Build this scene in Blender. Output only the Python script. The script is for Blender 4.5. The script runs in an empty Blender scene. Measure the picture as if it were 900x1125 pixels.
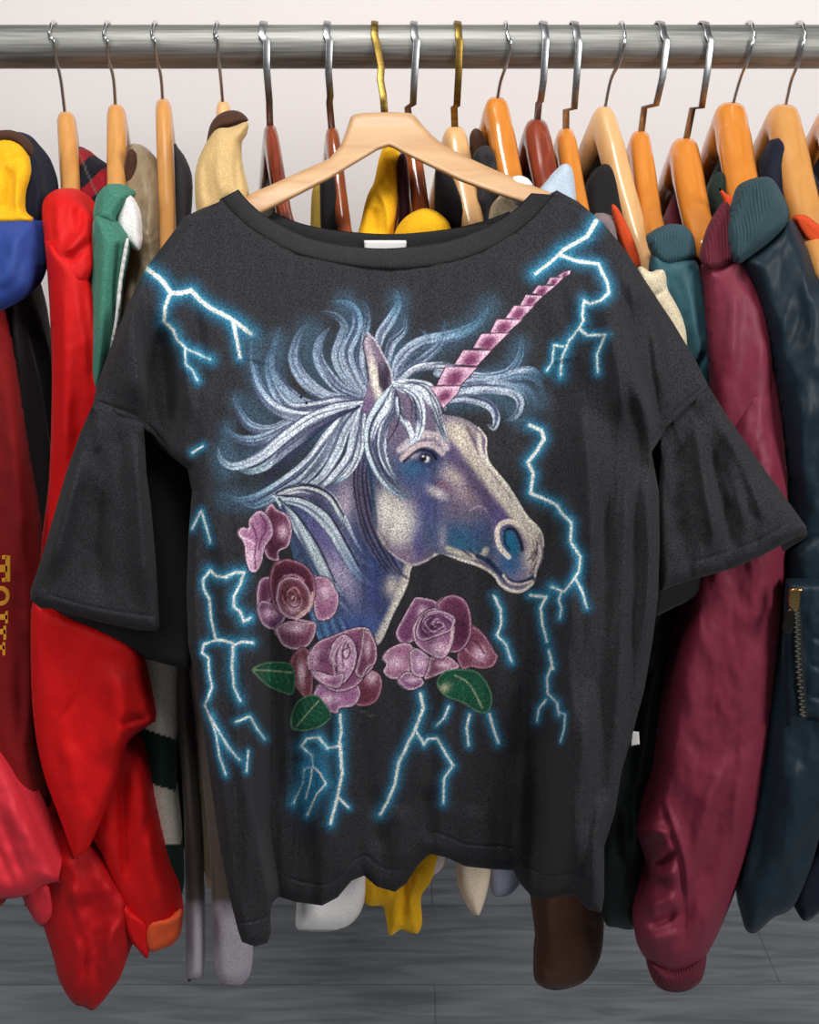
import bpy, math, random
import numpy as np
from mathutils import Vector

random.seed(7)
RNG = np.random.default_rng(11)
scene = bpy.context.scene
COL = scene.collection
PI = math.pi

# ---------------------------------------------------------------- camera
CAM = np.array([0.0, -1.39, 1.48]); PITCH = math.radians(20.0); F = 1205.0
cd = bpy.data.cameras.new('camera'); cam = bpy.data.objects.new('camera', cd); COL.objects.link(cam)
cam.location = CAM; cam.rotation_euler = (PI / 2 - PITCH, 0, 0)
cd.sensor_fit = 'HORIZONTAL'; cd.sensor_width = 36.0; cd.lens = 36.0 * F / 900.0
cd.clip_start = 0.05
scene.camera = cam

def P(px, py, y):
    """point of the room at distance plane y seen at photo position px, py"""
    px = np.asarray(px, float); py = np.asarray(py, float); y = np.asarray(y, float)
    a = (px - 450.0) / F; b = -(py - 562.5) / F
    dy = math.cos(PITCH) + b * math.sin(PITCH)
    dz = -math.sin(PITCH) + b * math.cos(PITCH)
    t = (y - CAM[1]) / dy
    return np.stack([CAM[0] + a * t, y + 0 * t, CAM[2] + dz * t], -1)

# ---------------------------------------------------------------- maths
def smooth(x):
    x = np.clip(x, 0, 1); return x * x * (3 - 2 * x)

_H = RNG.random((256, 256))
def vnoise(x, y):
    xi = np.floor(x).astype(int); yi = np.floor(y).astype(int)
    fx = smooth(x - xi); fy = smooth(y - yi)
    a = _H[xi & 255, yi & 255]; b = _H[(xi + 1) & 255, yi & 255]
    c = _H[xi & 255, (yi + 1) & 255]; d = _H[(xi + 1) & 255, (yi + 1) & 255]
    return (a * (1 - fx) + b * fx) * (1 - fy) + (c * (1 - fx) + d * fx) * fy - 0.5

def fbm(x, y, n=3):
    s = 0; a = 1
    for k in range(n):
        s = s + a * vnoise(x * 2 ** k + 17.3 * k, y * 2 ** k + 5.1 * k); a *= 0.5
    return s

def catmull(pts, n=6, closed=False):
    p = np.array(pts, float); m = len(p); out = []
    rng = range(m if closed else m - 1)
    for i in rng:
        if closed:
            p0, p1, p2, p3 = p[(i - 1) % m], p[i], p[(i + 1) % m], p[(i + 2) % m]
        else:
            p0, p1, p2, p3 = p[max(i - 1, 0)], p[i], p[i + 1], p[min(i + 2, m - 1)]
        for k in range(n):
            t = k / n
            out.append(0.5 * (2 * p1 + (p2 - p0) * t + (2 * p0 - 5 * p1 + 4 * p2 - p3) * t * t + (3 * p1 - p0 - 3 * p2 + p3) * t ** 3))
    if not closed: out.append(p[-1])
    return np.array(out)

def inside(X, Y, poly):
    r = np.zeros(X.shape, bool)
    n = len(poly)
    for i in range(n):
        x1, y1 = poly[i]; x2, y2 = poly[(i + 1) % n]
        if y1 == y2: continue
        c = (Y >= min(y1, y2)) & (Y < max(y1, y2))
        xs = x1 + (Y - y1) * (x2 - x1) / (y2 - y1)
        r ^= c & (X < xs)
    return r

def near(X, Y, pts, closed=False):
    """distance, parameter 0..1, signed side (+ = right of travel on screen), nearest x, y"""
    n = len(pts); segs = n if closed else n - 1
    L = [0.0]
    for i in range(segs):
        L.append(L[-1] + math.hypot(*(pts[(i + 1) % n] - pts[i])))
    tot = max(L[-1], 1e-6)
    D = np.full(X.shape, 1e9); T = np.zeros(X.shape); S = np.zeros(X.shape); NX = np.zeros(X.shape); NY = np.zeros(X.shape)
    for i in range(segs):
        ax, ay = pts[i]; bx, by = pts[(i + 1) % n]
        dx, dy = bx - ax, by - ay; l2 = dx * dx + dy * dy
        if l2 < 1e-9: continue
        t = np.clip(((X - ax) * dx + (Y - ay) * dy) / l2, 0, 1)
        qx = ax + t * dx; qy = ay + t * dy
        d = (X - qx) ** 2 + (Y - qy) ** 2
        m = d < D
        D = np.where(m, d, D); T = np.where(m, (L[i] + t * (L[i + 1] - L[i])) / tot, T)
        S = np.where(m, np.sign(dx * (Y - ay) - dy * (X - ax)), S)
        NX = np.where(m, qx, NX); NY = np.where(m, qy, NY)
    return np.sqrt(D), T, S, NX, NY

# ---------------------------------------------------------------- materials
def lin(c):
    c = np.asarray(c, float) / 255.0
    return np.where(c <= 0.04045, c / 12.92, ((c + 0.055) / 1.055) ** 2.4)

def newmat(name):
    m = bpy.data.materials.new(name); m.use_nodes = True
    nt = m.node_tree; b = nt.nodes['Principled BSDF']
    return m, nt, b

def cloth(name, col, rough=0.9, sheen=0.25, grain=900, gstr=0.25, wrinkle=0.15, wscale=28, attr=None, var=0.12, spec=0.3, rib=None):
    m, nt, b = newmat(name); N = nt.nodes; Lk = nt.links
    tc = N.new('ShaderNodeTexCoord')
    n1 = N.new('ShaderNodeTexNoise'); n1.inputs['Scale'].default_value = grain; n1.inputs['Detail'].default_value = 2
    n2 = N.new('ShaderNodeTexNoise'); n2.inputs['Scale'].default_value = wscale; n2.inputs['Detail'].default_value = 4
    n2.inputs['Distortion'].default_value = 0.6
    mp = N.new('ShaderNodeMapping'); mp.inputs['Scale'].default_value = (1, 1, 0.4)
    Lk.new(tc.outputs['Object'], n1.inputs['Vector']); Lk.new(tc.outputs['Object'], mp.inputs['Vector']); Lk.new(mp.outputs[0], n2.inputs['Vector'])
    rgb = N.new('ShaderNodeMix'); rgb.data_type = 'RGBA'; rgb.blend_type = 'MULTIPLY'; rgb.inputs[0].default_value = 1.0
    c = lin(col)
    if attr:
        at = N.new('ShaderNodeVertexColor'); at.layer_name = attr
        mx = N.new('ShaderNodeMix'); mx.data_type = 'RGBA'
        mx.inputs[6].default_value = (*c, 1); Lk.new(at.outputs['Alpha'], mx.inputs[0]); Lk.new(at.outputs['Color'], mx.inputs[7])
        Lk.new(mx.outputs[2], rgb.inputs[6])
    else:
        rgb.inputs[6].default_value = (*c, 1)
    mr = N.new('ShaderNodeMapRange'); mr.inputs['From Min'].default_value = 0.3; mr.inputs['From Max'].default_value = 0.7
    mr.inputs['To Min'].default_value = 1 - 2 * var; mr.inputs['To Max'].default_value = 1 + 2 * var
    Lk.new(n1.outputs['Fac'], mr.inputs['Value']); Lk.new(mr.outputs[0], rgb.inputs[7])
    Lk.new(rgb.outputs[2], b.inputs['Base Color'])
    b.inputs['Roughness'].default_value = rough; b.inputs['Specular IOR Level'].default_value = spec
    b.inputs['Sheen Weight'].default_value = sheen; b.inputs['Sheen Roughness'].default_value = 0.35
    b.inputs['Sheen Tint'].default_value = (*np.clip(c * 2 + 0.15, 0, 1), 1)
    if rib:
        wv = N.new('ShaderNodeTexWave'); wv.inputs['Scale'].default_value = rib; Lk.new(tc.outputs['Object'], wv.inputs['Vector'])
        b3 = N.new('ShaderNodeBump'); b3.inputs['Strength'].default_value = .8; b3.inputs['Distance'].default_value = .001
        Lk.new(wv.outputs['Fac'], b3.inputs['Height'])
    b1 = N.new('ShaderNodeBump'); b1.inputs['Strength'].default_value = gstr; b1.inputs['Distance'].default_value = 0.00008
    b2 = N.new('ShaderNodeBump'); b2.inputs['Strength'].default_value = wrinkle; b2.inputs['Distance'].default_value = 0.006
    if rib: Lk.new(b3.outputs[0], b2.inputs['Normal'])
    Lk.new(n2.outputs['Fac'], b2.inputs['Height']); Lk.new(b2.outputs[0], b1.inputs['Normal'])
    Lk.new(n1.outputs['Fac'], b1.inputs['Height']); Lk.new(b1.outputs[0], b.inputs['Normal'])
    return m

def nylon(name, col, rough=0.5, wr=0.35):
    return cloth(name, col, rough=rough + .12, sheen=0.1, grain=1500, gstr=0.12, wrinkle=wr * .5, wscale=30, var=0.04, spec=0.25)

def wood(name, ca, cb, rough=0.3, coat=0.4, scale=9, vec=None):
    m, nt, b = newmat(name); N = nt.nodes; Lk = nt.links
    tc = N.new('ShaderNodeTexCoord'); mp = N.new('ShaderNodeMapping'); mp.inputs['Scale'].default_value = vec or (scale * 5, scale * 0.5, scale * 1.6)
    no = N.new('ShaderNodeTexNoise'); no.inputs['Scale'].default_value = 1.3; no.inputs['Detail'].default_value = 5; no.inputs['Distortion'].default_value = 0.9
    cr = N.new('ShaderNodeValToRGB'); cr.color_ramp.elements[0].position = 0.3; cr.color_ramp.elements[1].position = 0.72
    cr.color_ramp.elements[0].color = (*lin(ca), 1); cr.color_ramp.elements[1].color = (*lin(cb), 1)
    Lk.new(tc.outputs['Object'], mp.inputs[0]); Lk.new(mp.outputs[0], no.inputs['Vector']); Lk.new(no.outputs['Fac'], cr.inputs[0]); Lk.new(cr.outputs[0], b.inputs['Base Color'])
    b.inputs['Roughness'].default_value = rough; b.inputs['Coat Weight'].default_value = coat; b.inputs['Coat Roughness'].default_value = 0.12
    return m

def metal(name, col, rough=0.3, scr=0.0):
    m, nt, b = newmat(name); N = nt.nodes; Lk = nt.links
    b.inputs['Metallic'].default_value = 1.0; b.inputs['Roughness'].default_value = rough
    tc = N.new('ShaderNodeTexCoord'); mp = N.new('ShaderNodeMapping'); mp.inputs['Scale'].default_value = (6, 160, 160)
    no = N.new('ShaderNodeTexNoise'); no.inputs['Scale'].default_value = 2.0; no.inputs['Detail'].default_value = 6
    cr = N.new('ShaderNodeValToRGB'); c = lin(col)
    cr.color_ramp.elements[0].position = 0.35; cr.color_ramp.elements[1].position = 0.65
    cr.color_ramp.elements[0].color = (*(c * (1 - scr)), 1); cr.color_ramp.elements[1].color = (*np.clip(c * (1 + scr * 0.4), 0, 1), 1)
    Lk.new(tc.outputs['Object'], mp.inputs[0]); Lk.new(mp.outputs[0], no.inputs['Vector']); Lk.new(no.outputs['Fac'], cr.inputs[0]); Lk.new(cr.outputs[0], b.inputs['Base Color'])
    mr = N.new('ShaderNodeMapRange'); mr.inputs['To Min'].default_value = rough; mr.inputs['To Max'].default_value = min(1, rough + scr * 0.5)
    Lk.new(no.outputs['Fac'], mr.inputs['Value']); Lk.new(mr.outputs[0], b.inputs['Roughness'])
    return m

def plain(name, col, rough=0.6):
    m, nt, b = newmat(name); b.inputs['Roughness'].default_value = rough
    N = nt.nodes; no = N.new('ShaderNodeTexNoise'); no.inputs['Scale'].default_value = 60
    mx = N.new('ShaderNodeMix'); mx.data_type = 'RGBA'; c = lin(col)
    mx.inputs[6].default_value = (*(c * 0.92), 1); mx.inputs[7].default_value = (*np.clip(c * 1.06, 0, 1), 1)
    nt.links.new(no.outputs['Fac'], mx.inputs[0]); nt.links.new(mx.outputs[2], b.inputs['Base Color'])
    return m

# ---------------------------------------------------------------- object helpers
def tag(o, label=None, cat=None, group=None, kind=None):
    if label: o['label'] = label
    if cat: o['category'] = cat
    if group: o['group'] = group
    if kind: o['kind'] = kind
    return o

def thing(name, loc, label, cat, group=None):
    o = bpy.data.objects.new(name, None); COL.objects.link(o); o.location = [float(v) for v in loc]
    o.empty_display_size = 0.05
    return tag(o, label, cat, group)

def wloc(o):
    v = np.zeros(3)
    while o is not None:
        v = v + np.array(o.location); o = o.parent
    return v

def link(name, V, Fq, m, parent=None, smooth_=True, colors=None, tris=None):
    V = np.asarray(V, float)
    if parent is not None: V = V - wloc(parent)
    me = bpy.data.meshes.new(name)
    Fq = np.asarray(Fq, np.int32)
    if Fq.ndim == 2 and Fq.shape[1] == 4 and len(Fq) > 3000:
        me.vertices.add(len(V)); me.vertices.foreach_set('co', V.ravel().astype(np.float32))
        me.loops.add(Fq.size); me.loops.foreach_set('vertex_index', Fq.ravel())
        me.polygons.add(len(Fq)); me.polygons.foreach_set('loop_start', np.arange(0, Fq.size, 4, dtype=np.int32))
        me.polygons.foreach_set('loop_total', np.full(len(Fq), 4, np.int32))
        me.update(calc_edges=True); me.validate()
    else:
        me.from_pydata([tuple(v) for v in V], [], [tuple(int(i) for i in f) for f in Fq]); me.update()
    if smooth_: me.polygons.foreach_set('use_smooth', np.ones(len(me.polygons), bool))
    if colors is not None:
        a = me.color_attributes.new('print', 'FLOAT_COLOR', 'POINT')
        a.data.foreach_set('color', np.asarray(colors, np.float32).ravel())
    me.materials.append(m)
    o = bpy.data.objects.new(name, me); COL.objects.link(o)
    if parent is not None: o.parent = parent
    return o

def foldsum(X, Y, folds):
    """height towards the viewer from a list of (points, amp, width_left, width_right)"""
    h = np.zeros(X.shape)
    for f in folds:
        pts, amp, wl = np.array(f[0], float), f[1], f[2]; wr = f[3] if len(f) > 3 else wl
        if len(pts) > 2: pts = catmull(pts, 4)
        mw = 3 * max(wl, wr)
        m = (X > pts[:, 0].min() - mw) & (X < pts[:, 0].max() + mw) & (Y > pts[:, 1].min() - mw) & (Y < pts[:, 1].max() + mw)
        if not m.any(): continue
        d, t, s, _, _ = near(X[m], Y[m], pts)
        # travelling down the screen: s<0 is screen right
        w = np.where(s < 0, wr, wl)
        e = smooth(t / 0.3) * smooth((1 - t) / 0.3) if amp * 100 == amp * 100 and abs(amp) > .003 else smooth(t / .05) * smooth((1 - t) / .05)
        h[m] += amp * np.exp(-(d / w) ** 2) * np.clip(e + 0.0, 0, 1)
    return h

def yinterp(table):
    """depth from a table [(py, y), ...]"""
    a = np.array(table, float); g = np.arange(0, 1300, 4.0); v = np.interp(g, a[:, 0], a[:, 1])
    for _ in range(3): v = np.convolve(np.pad(v, 8, 'edge'), np.ones(17) / 17, 'valid')
    return lambda X, Y: np.interp(Y, g, v)

def sheet(name, poly, yf, m, parent=None, T=0.012, R=14, step=3.0, folds=(), noise=(0, 40), nst=2.0, curve=True, back=True, colfn=None, bT=None, seedx=0.0, dropf=None):
    """a cushion of cloth with the given outline: rounded edges, folds, a front and a back"""
    poly = np.array(poly, float)
    if curve: poly = catmull(poly, 5, True)
    if not callable(yf):
        c = yf; yf = (lambda X, Y: np.full(X.shape, float(c))) if np.isscalar(c) else yinterp(c)
    x0, y0 = poly.min(0) - step; x1, y1 = poly.max(0) + step
    nx = int(math.ceil((x1 - x0) / step)); ny = int(math.ceil((y1 - y0) / step))
    gx = x0 + step * np.arange(nx + 1); gy = y0 + step * np.arange(ny + 1)
    CX, CY = np.meshgrid(gx[:-1] + step / 2, gy[:-1] + step / 2)
    ins = inside(CX, CY, poly)
    pad = np.zeros((ny + 2, nx + 2), int); pad[1:-1, 1:-1] = ins
    cnt = pad[:-1, :-1] + pad[1:, :-1] + pad[:-1, 1:] + pad[1:, 1:]
    used = cnt > 0; bnd = used & (cnt < 4)
    VX, VY = np.meshgrid(gx, gy); VX = VX.copy(); VY = VY.copy()
    D = np.zeros(VX.shape)
    # exact distance only in a band next to the outline; the inside is far
    far = np.zeros(VX.shape, bool)
    k = int(R / step) + 2
    if nx * ny > 60000:
        er = ins.copy()
        cs = np.cumsum(np.cumsum(np.pad(ins.astype(int), ((1, 0), (1, 0))), 0), 1)
        ii, jj = np.mgrid[0:ny + 1, 0:nx + 1]
        a0, a1 = np.clip(ii - k, 0, ny), np.clip(ii + k, 0, ny); b0, b1 = np.clip(jj - k, 0, nx), np.clip(jj + k, 0, nx)
        ssum = cs[a1, b1] - cs[a0, b1] - cs[a1, b0] + cs[a0, b0]
        far = ssum == (2 * k) ** 2
    sel = used & ~far
    d, _, _, qx, qy = near(VX[sel], VY[sel], poly, True)
    D[far] = R * 2; D[sel] = d
    bs = bnd[sel]
    tx, ty = VX[sel], VY[sel]; tx[bs] = qx[bs]; ty[bs] = qy[bs]
    dd = d.copy(); dd[bs] = 0; VX[sel] = tx; VY[sel] = ty; D[sel] = dd
    X = VX[used]; Y = VY[used]; D = D[used]; B = bnd[used]
    e = np.clip(D / R, 0, 1); prof = np.sqrt(np.clip(1 - (1 - e) ** 2, 0, 1))
    base = yf(X, Y)
    h = foldsum(X, Y, folds) if folds else np.zeros(X.shape)
    if noise[0]:
        u = (X + seedx) / noise[1]; v = Y / (noise[1] * nst) + seedx; wx = fbm(u * .7 + 31, v * .7, 2)
        rd = 0.22 - np.abs(vnoise(u + wx * 1.2, v + u * .5 + wx))
        rd2 = 0.22 - np.abs(vnoise(u * 2.1 + wx * 2 + 13, v * 2.1 - u * .6 + 7))
        h = h + noise[0] * (fbm(u, v, 4) * 1.3 + rd * .9 + rd2 * .4)
    if dropf is None: yfront = base - T * prof - h * smooth(e * 1.5)
    else:
        k_ = dropf(X, Y); yfront = base - T + T * k_ * (1 - prof) - h * (1 - k_ * (1 - smooth(e * 1.5)))
    Vf = P(X, Y, yfront)
    idx = -np.ones(used.shape, int); idx[used] = np.arange(used.sum())
    I, J = np.nonzero(ins)
    q = np.stack([idx[I, J], idx[I, J + 1], idx[I + 1, J + 1], idx[I + 1, J]], 1)
    q = q[:, ::-1]
    V = Vf; Fq = q; cols = None
    if colfn is not None: cols = colfn(X, Y)
    if back:
        bt = T if bT is None else bT
        Vb = P(X, Y, base - 0.0) ; Vb = Vf.copy()
        # the back lies straight behind the front by the local thickness
        Vb[:, 1] = base + bt * prof + 0.25 * np.minimum(-h, 0) * 0
        s = (Vb[:, 1] - CAM[1]) / (Vf[:, 1] - CAM[1])
        nb = len(Vf); mapb = np.arange(nb); inner = ~B; mapb[inner] = nb + np.arange(inner.sum())
        V = np.concatenate([Vf, Vb[inner]]); Fq = np.concatenate([q, mapb[q][:, ::-1]])
        if cols is not None: cols = np.concatenate([cols, cols[inner]])
    return link(name, V, Fq, m, parent, colors=cols)

def tube(name, pts, r, m, parent=None, n=10, flat=None, up=None):
    """round or flat-section bar along 3-D points"""
    V, Fq = tube_vf(pts, r, n, flat)
    return link(name, V, Fq, m, parent)

def tube_vf(pts, r, n=10, flat=None):
    p = np.array(pts, float); k = len(p)
    rr = np.full(k, r) if np.isscalar(r) else np.array(r, float)
    V = []
    prev = np.array([1.0, 0, 0])
    for i in range(k):
        t = p[min(i + 1, k - 1)] - p[max(i - 1, 0)]; t /= np.linalg.norm(t) + 1e-12
        a = prev - t * prev.dot(t)
        if np.linalg.norm(a) < 1e-4: a = np.array([0, 0, 1.0]) - t * t[2]
        a /= np.linalg.norm(a); b = np.cross(t, a); prev = a
        for j in range(n):
            th = 2 * PI * j / n
            if flat is None: ca, cb = math.cos(th) * rr[i], math.sin(th) * rr[i]
            else:
                c, s = math.cos(th), math.sin(th)
                ca = math.copysign(abs(c) ** 0.4, c) * flat[0]; cb = math.copysign(abs(s) ** 0.4, s) * flat[1]
            V.append(p[i] + a * ca + b * cb)
    Fq = []
    for i in range(k - 1):
        for j in range(n):
            Fq.append((i * n + j, i * n + (j + 1) % n, (i + 1) * n + (j + 1) % n, (i + 1) * n + j))
    c0 = len(V); V.append(p[0]); V.append(p[-1])
    for j in range(n):
        Fq.append((c0, (j + 1) % n, j, j)); Fq.append((c0 + 1, (k - 1) * n + j, (k - 1) * n + (j + 1) % n, (k - 1) * n + (j + 1) % n))
    return V, [tuple(dict.fromkeys(f)) for f in Fq]

def linkt(name, V, F_, m, parent=None, smooth_=True):
    V = np.asarray(V, float)
    if parent is not None: V = V - wloc(parent)
    me = bpy.data.meshes.new(name); me.from_pydata([tuple(v) for v in V], [], F_); me.update()
    if smooth_: me.polygons.foreach_set('use_smooth', np.ones(len(me.polygons), bool))
    me.materials.append(m)
    o = bpy.data.objects.new(name, me); COL.objects.link(o)
    if parent is not None: o.parent = parent
    return o

def tube(name, pts, r, m, parent=None, n=10, flat=None):
    V, F_ = tube_vf(pts, r, n, flat)
    return linkt(name, V, F_, m, parent)

def ribbon(name, A, B, yA, yB, m, parent=None, bulge=0.006, ribs=0, rib=0.0005, n=200, k=9, thick=0.004, colfn=None):
    """rounded knit band between two outlines A and B (photo positions), ribbed across"""
    A = catmull(A, 8); B = catmull(B, 8)
    def resamp(C):
        L = np.concatenate([[0], np.cumsum(np.hypot(*(C[1:] - C[:-1]).T))]); s = np.linspace(0, L[-1], n)
        return np.stack([np.interp(s, L, C[:, 0]), np.interp(s, L, C[:, 1])], 1)
    A = resamp(A); B = resamp(B); V = []
    u = np.linspace(0, 1, n); full = 2 * k
    ya = np.interp(u, np.linspace(0, 1, len(yA)), yA) if not np.isscalar(yA) else np.full(n, yA)
    yb = np.interp(u, np.linspace(0, 1, len(yB)), yB) if not np.isscalar(yB) else np.full(n, yB)
    for j in range(full):
        if j < k: v = j / (k - 1); side = 1
        else: v = 1 - (j - k) / (k - 1); side = -1
        pr = math.sin(PI * min(max(v, 0.0), 1.0)) ** 0.5 if 0 < v < 1 else 0
        X = A[:, 0] * (1 - v) + B[:, 0] * v; Y = A[:, 1] * (1 - v) + B[:, 1] * v
        y = ya * (1 - v) + yb * v
        if side > 0: y = y - bulge * pr - (rib * np.sin(2 * PI * ribs * u) * (pr > 0) if ribs else 0)
        else: y = y + thick * pr
        V.append(P(X, Y, y))
    V = np.array(V).transpose(1, 0, 2)      # n, full, 3
    idx = np.arange(n * full).reshape(n, full)
    q = []
    for i in range(n - 1):
        for j in range(full):
            q.append((idx[i, j], idx[i + 1, j], idx[i + 1, (j + 1) % full], idx[i, (j + 1) % full]))
    return link(name, V.reshape(-1, 3), q, m, parent)
# ---------------------------------------------------------------- the print on the shirt, drawn as ink (RGBA) on a fine grid
S = 2.0; X0, Y0, X1, Y1 = 150, 230, 690, 925
GW, GH = int((X1 - X0) * S), int((Y1 - Y0) * S)
INK = np.zeros((GH, GW, 3)); INA = np.zeros((GH, GW))
def crop(pts, pad):
    p = np.asarray(pts)
    a = max(int((p[:, 0].min() - pad - X0) * S), 0); b = min(int((p[:, 0].max() + pad - X0) * S) + 1, GW)
    c = max(int((p[:, 1].min() - pad - Y0) * S), 0); d = min(int((p[:, 1].max() + pad - Y0) * S) + 1, GH)
    if b <= a or d <= c: return None
    Y, X = np.mgrid[c:d, a:b]
    return (slice(c, d), slice(a, b)), X / S + X0, Y / S + Y0
def comp(sl, col, al):
    col = np.asarray(col, float)
    al = np.clip(al, 0, 1); A0 = INA[sl]; out = al + A0 * (1 - al)
    w = np.where(out > 1e-5, al / np.maximum(out, 1e-5), 0)[..., None]
    INK[sl] = INK[sl] * (1 - w) + (col / 255.0) * w; INA[sl] = out
def blob(cx, cy, rx, ry, col, al=1.0, ang=0, p=1.0):
    r = max(rx, ry) * 2.2; c = crop([(cx - r, cy - r), (cx + r, cy + r)], 0)
    if c is None: return
    sl, X, Y = c; a = math.radians(ang)
    u = ((X - cx) * math.cos(a) + (Y - cy) * math.sin(a)) / rx; v = (-(X - cx) * math.sin(a) + (Y - cy) * math.cos(a)) / ry
    m = CLIP[sl] if CLIP is not None else 1
    comp(sl, col, al * np.exp(-(u * u + v * v) ** p) * m)
CLIP = None
def mask(poly, soft=0.8, curve=True):
    poly = catmull(poly, 5, True) if curve else np.array(poly, float)
    M = np.zeros((GH, GW)); c = crop(poly, soft * 3 + 1)
    sl, X, Y = c; d, _, _, _, _ = near(X, Y, poly, True)
    s = np.where(inside(X, Y, poly), d, -d); M[sl] = smooth(0.5 + s / (2 * soft)); return M
def fill(poly, col, al=1.0, soft=0.7, curve=True):
    poly = catmull(poly, 5, True) if curve else np.array(poly, float)
    c = crop(poly, soft * 3 + 1)
    if c is None: return
    sl, X, Y = c; d, _, _, _, _ = near(X, Y, poly, True)
    s = np.where(inside(X, Y, poly), d, -d)
    m = CLIP[sl] if CLIP is not None else 1
    comp(sl, col, al * smooth(0.5 + s / (2 * soft)) * m)
def stroke(pts, w, col, al=1.0, soft=0.6, taper=False, sm=True, closed=False):
    p = catmull(pts, 5, closed) if sm and len(pts) > 2 else np.array(pts, float)
    c = crop(p, w + soft * 3 + 1)
    if c is None: return
    sl, X, Y = c; d, t, _, _, _ = near(X, Y, p, closed)
    ww = w * (np.clip(4 * t * (1 - t), 0.02, 1) ** 0.6 if taper else 1)
    m = CLIP[sl] if CLIP is not None else 1
    comp(sl, col, al * smooth((ww - d) / (2 * soft) + 0.5) * m)
def glow(pts, w, col, al=0.8, sm=False):
    p = catmull(pts, 4) if sm else np.array(pts, float); c = crop(p, w * 2.6)
    if c is None: return
    sl, X, Y = c; d, t, _, _, _ = near(X, Y, p)
    comp(sl, col, al * np.exp(-(d / w) ** 2.2))
def bolt(pts, w=1.3, g=8.0, gc=(42, 116, 150), core=(232, 232, 224), ga=0.68, w1=None):
    pts = np.array(pts, float)
    if GLOWPASS: glow(pts, g, gc, ga); glow(pts, g * 0.42, (104, 184, 214), 0.55); return
    c = crop(pts, 6); sl, X, Y = c
    X = X + 0.8 * vnoise(X / 2.2, Y / 2.2); Y = Y + 0.8 * vnoise(X / 2.2 + 40, Y / 2.2)
    d, t, _, _, _ = near(X, Y, pts)
    ww = w + ((w1 if w1 is not None else w) - w) * t
    comp(sl, core, smooth((ww - d) / 1.1 + 0.5))
def lock(pts, w, L=(208, 218, 230), D=(60, 66, 92), tip=None, n=3.0, al=1.0, fade=0.35, seed=0, edge=0.75, start=0.12, shape=(0.5, 0.6), base=0.35):
    p = catmull(pts, 7); c = crop(p, w * 1.5 + 3)
    if c is None: return
    sl, X, Y = c; d, t, s, _, _ = near(X, Y, p)
    prof = (t + start) ** shape[0] * np.clip(1 - t, 0.0, 1) ** shape[1]; prof = prof / 0.72 + 0.03
    u = s * d / (w * prof + 0.25)
    v1 = vnoise(u * n + seed * 7.7 + 0.5 * np.sin(t * 5 + seed), t * 2.2 + seed * 3.1) + 0.5
    v2 = vnoise(u * n * 2.6 + seed * 1.7 + 9, t * 3.0 + seed) + 0.5
    dark = smooth((v1 - 0.45) * 3.0) * 0.75 + smooth((v2 - 0.6) * 4) * 0.45
    dark = np.clip(dark + smooth((np.abs(u) - edge) / (1 - edge + 1e-3)) * 0.8 + base * 0 , 0, 1)
    L = np.array(L, float); D = np.array(D, float); T_ = np.array(tip if tip is not None else L, float)
    tt = smooth((t - (1 - fade * 1.6)) / (fade * 1.6))[..., None]
    light = L * (1 - tt) + T_ * tt
    col = light * (1 - dark[..., None]) + D * dark[..., None]
    a = al * smooth((1.0 - np.abs(u)) * (w * prof + 0.2) / 1.1 + 0.25) * (1 - smooth((t - (1 - fade)) / fade) * 0.75)
    a = np.where(d > w * prof + 1.2, 0, a)
    m = CLIP[sl] if CLIP is not None else 1
    comp(sl, col, a * m)

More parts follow.
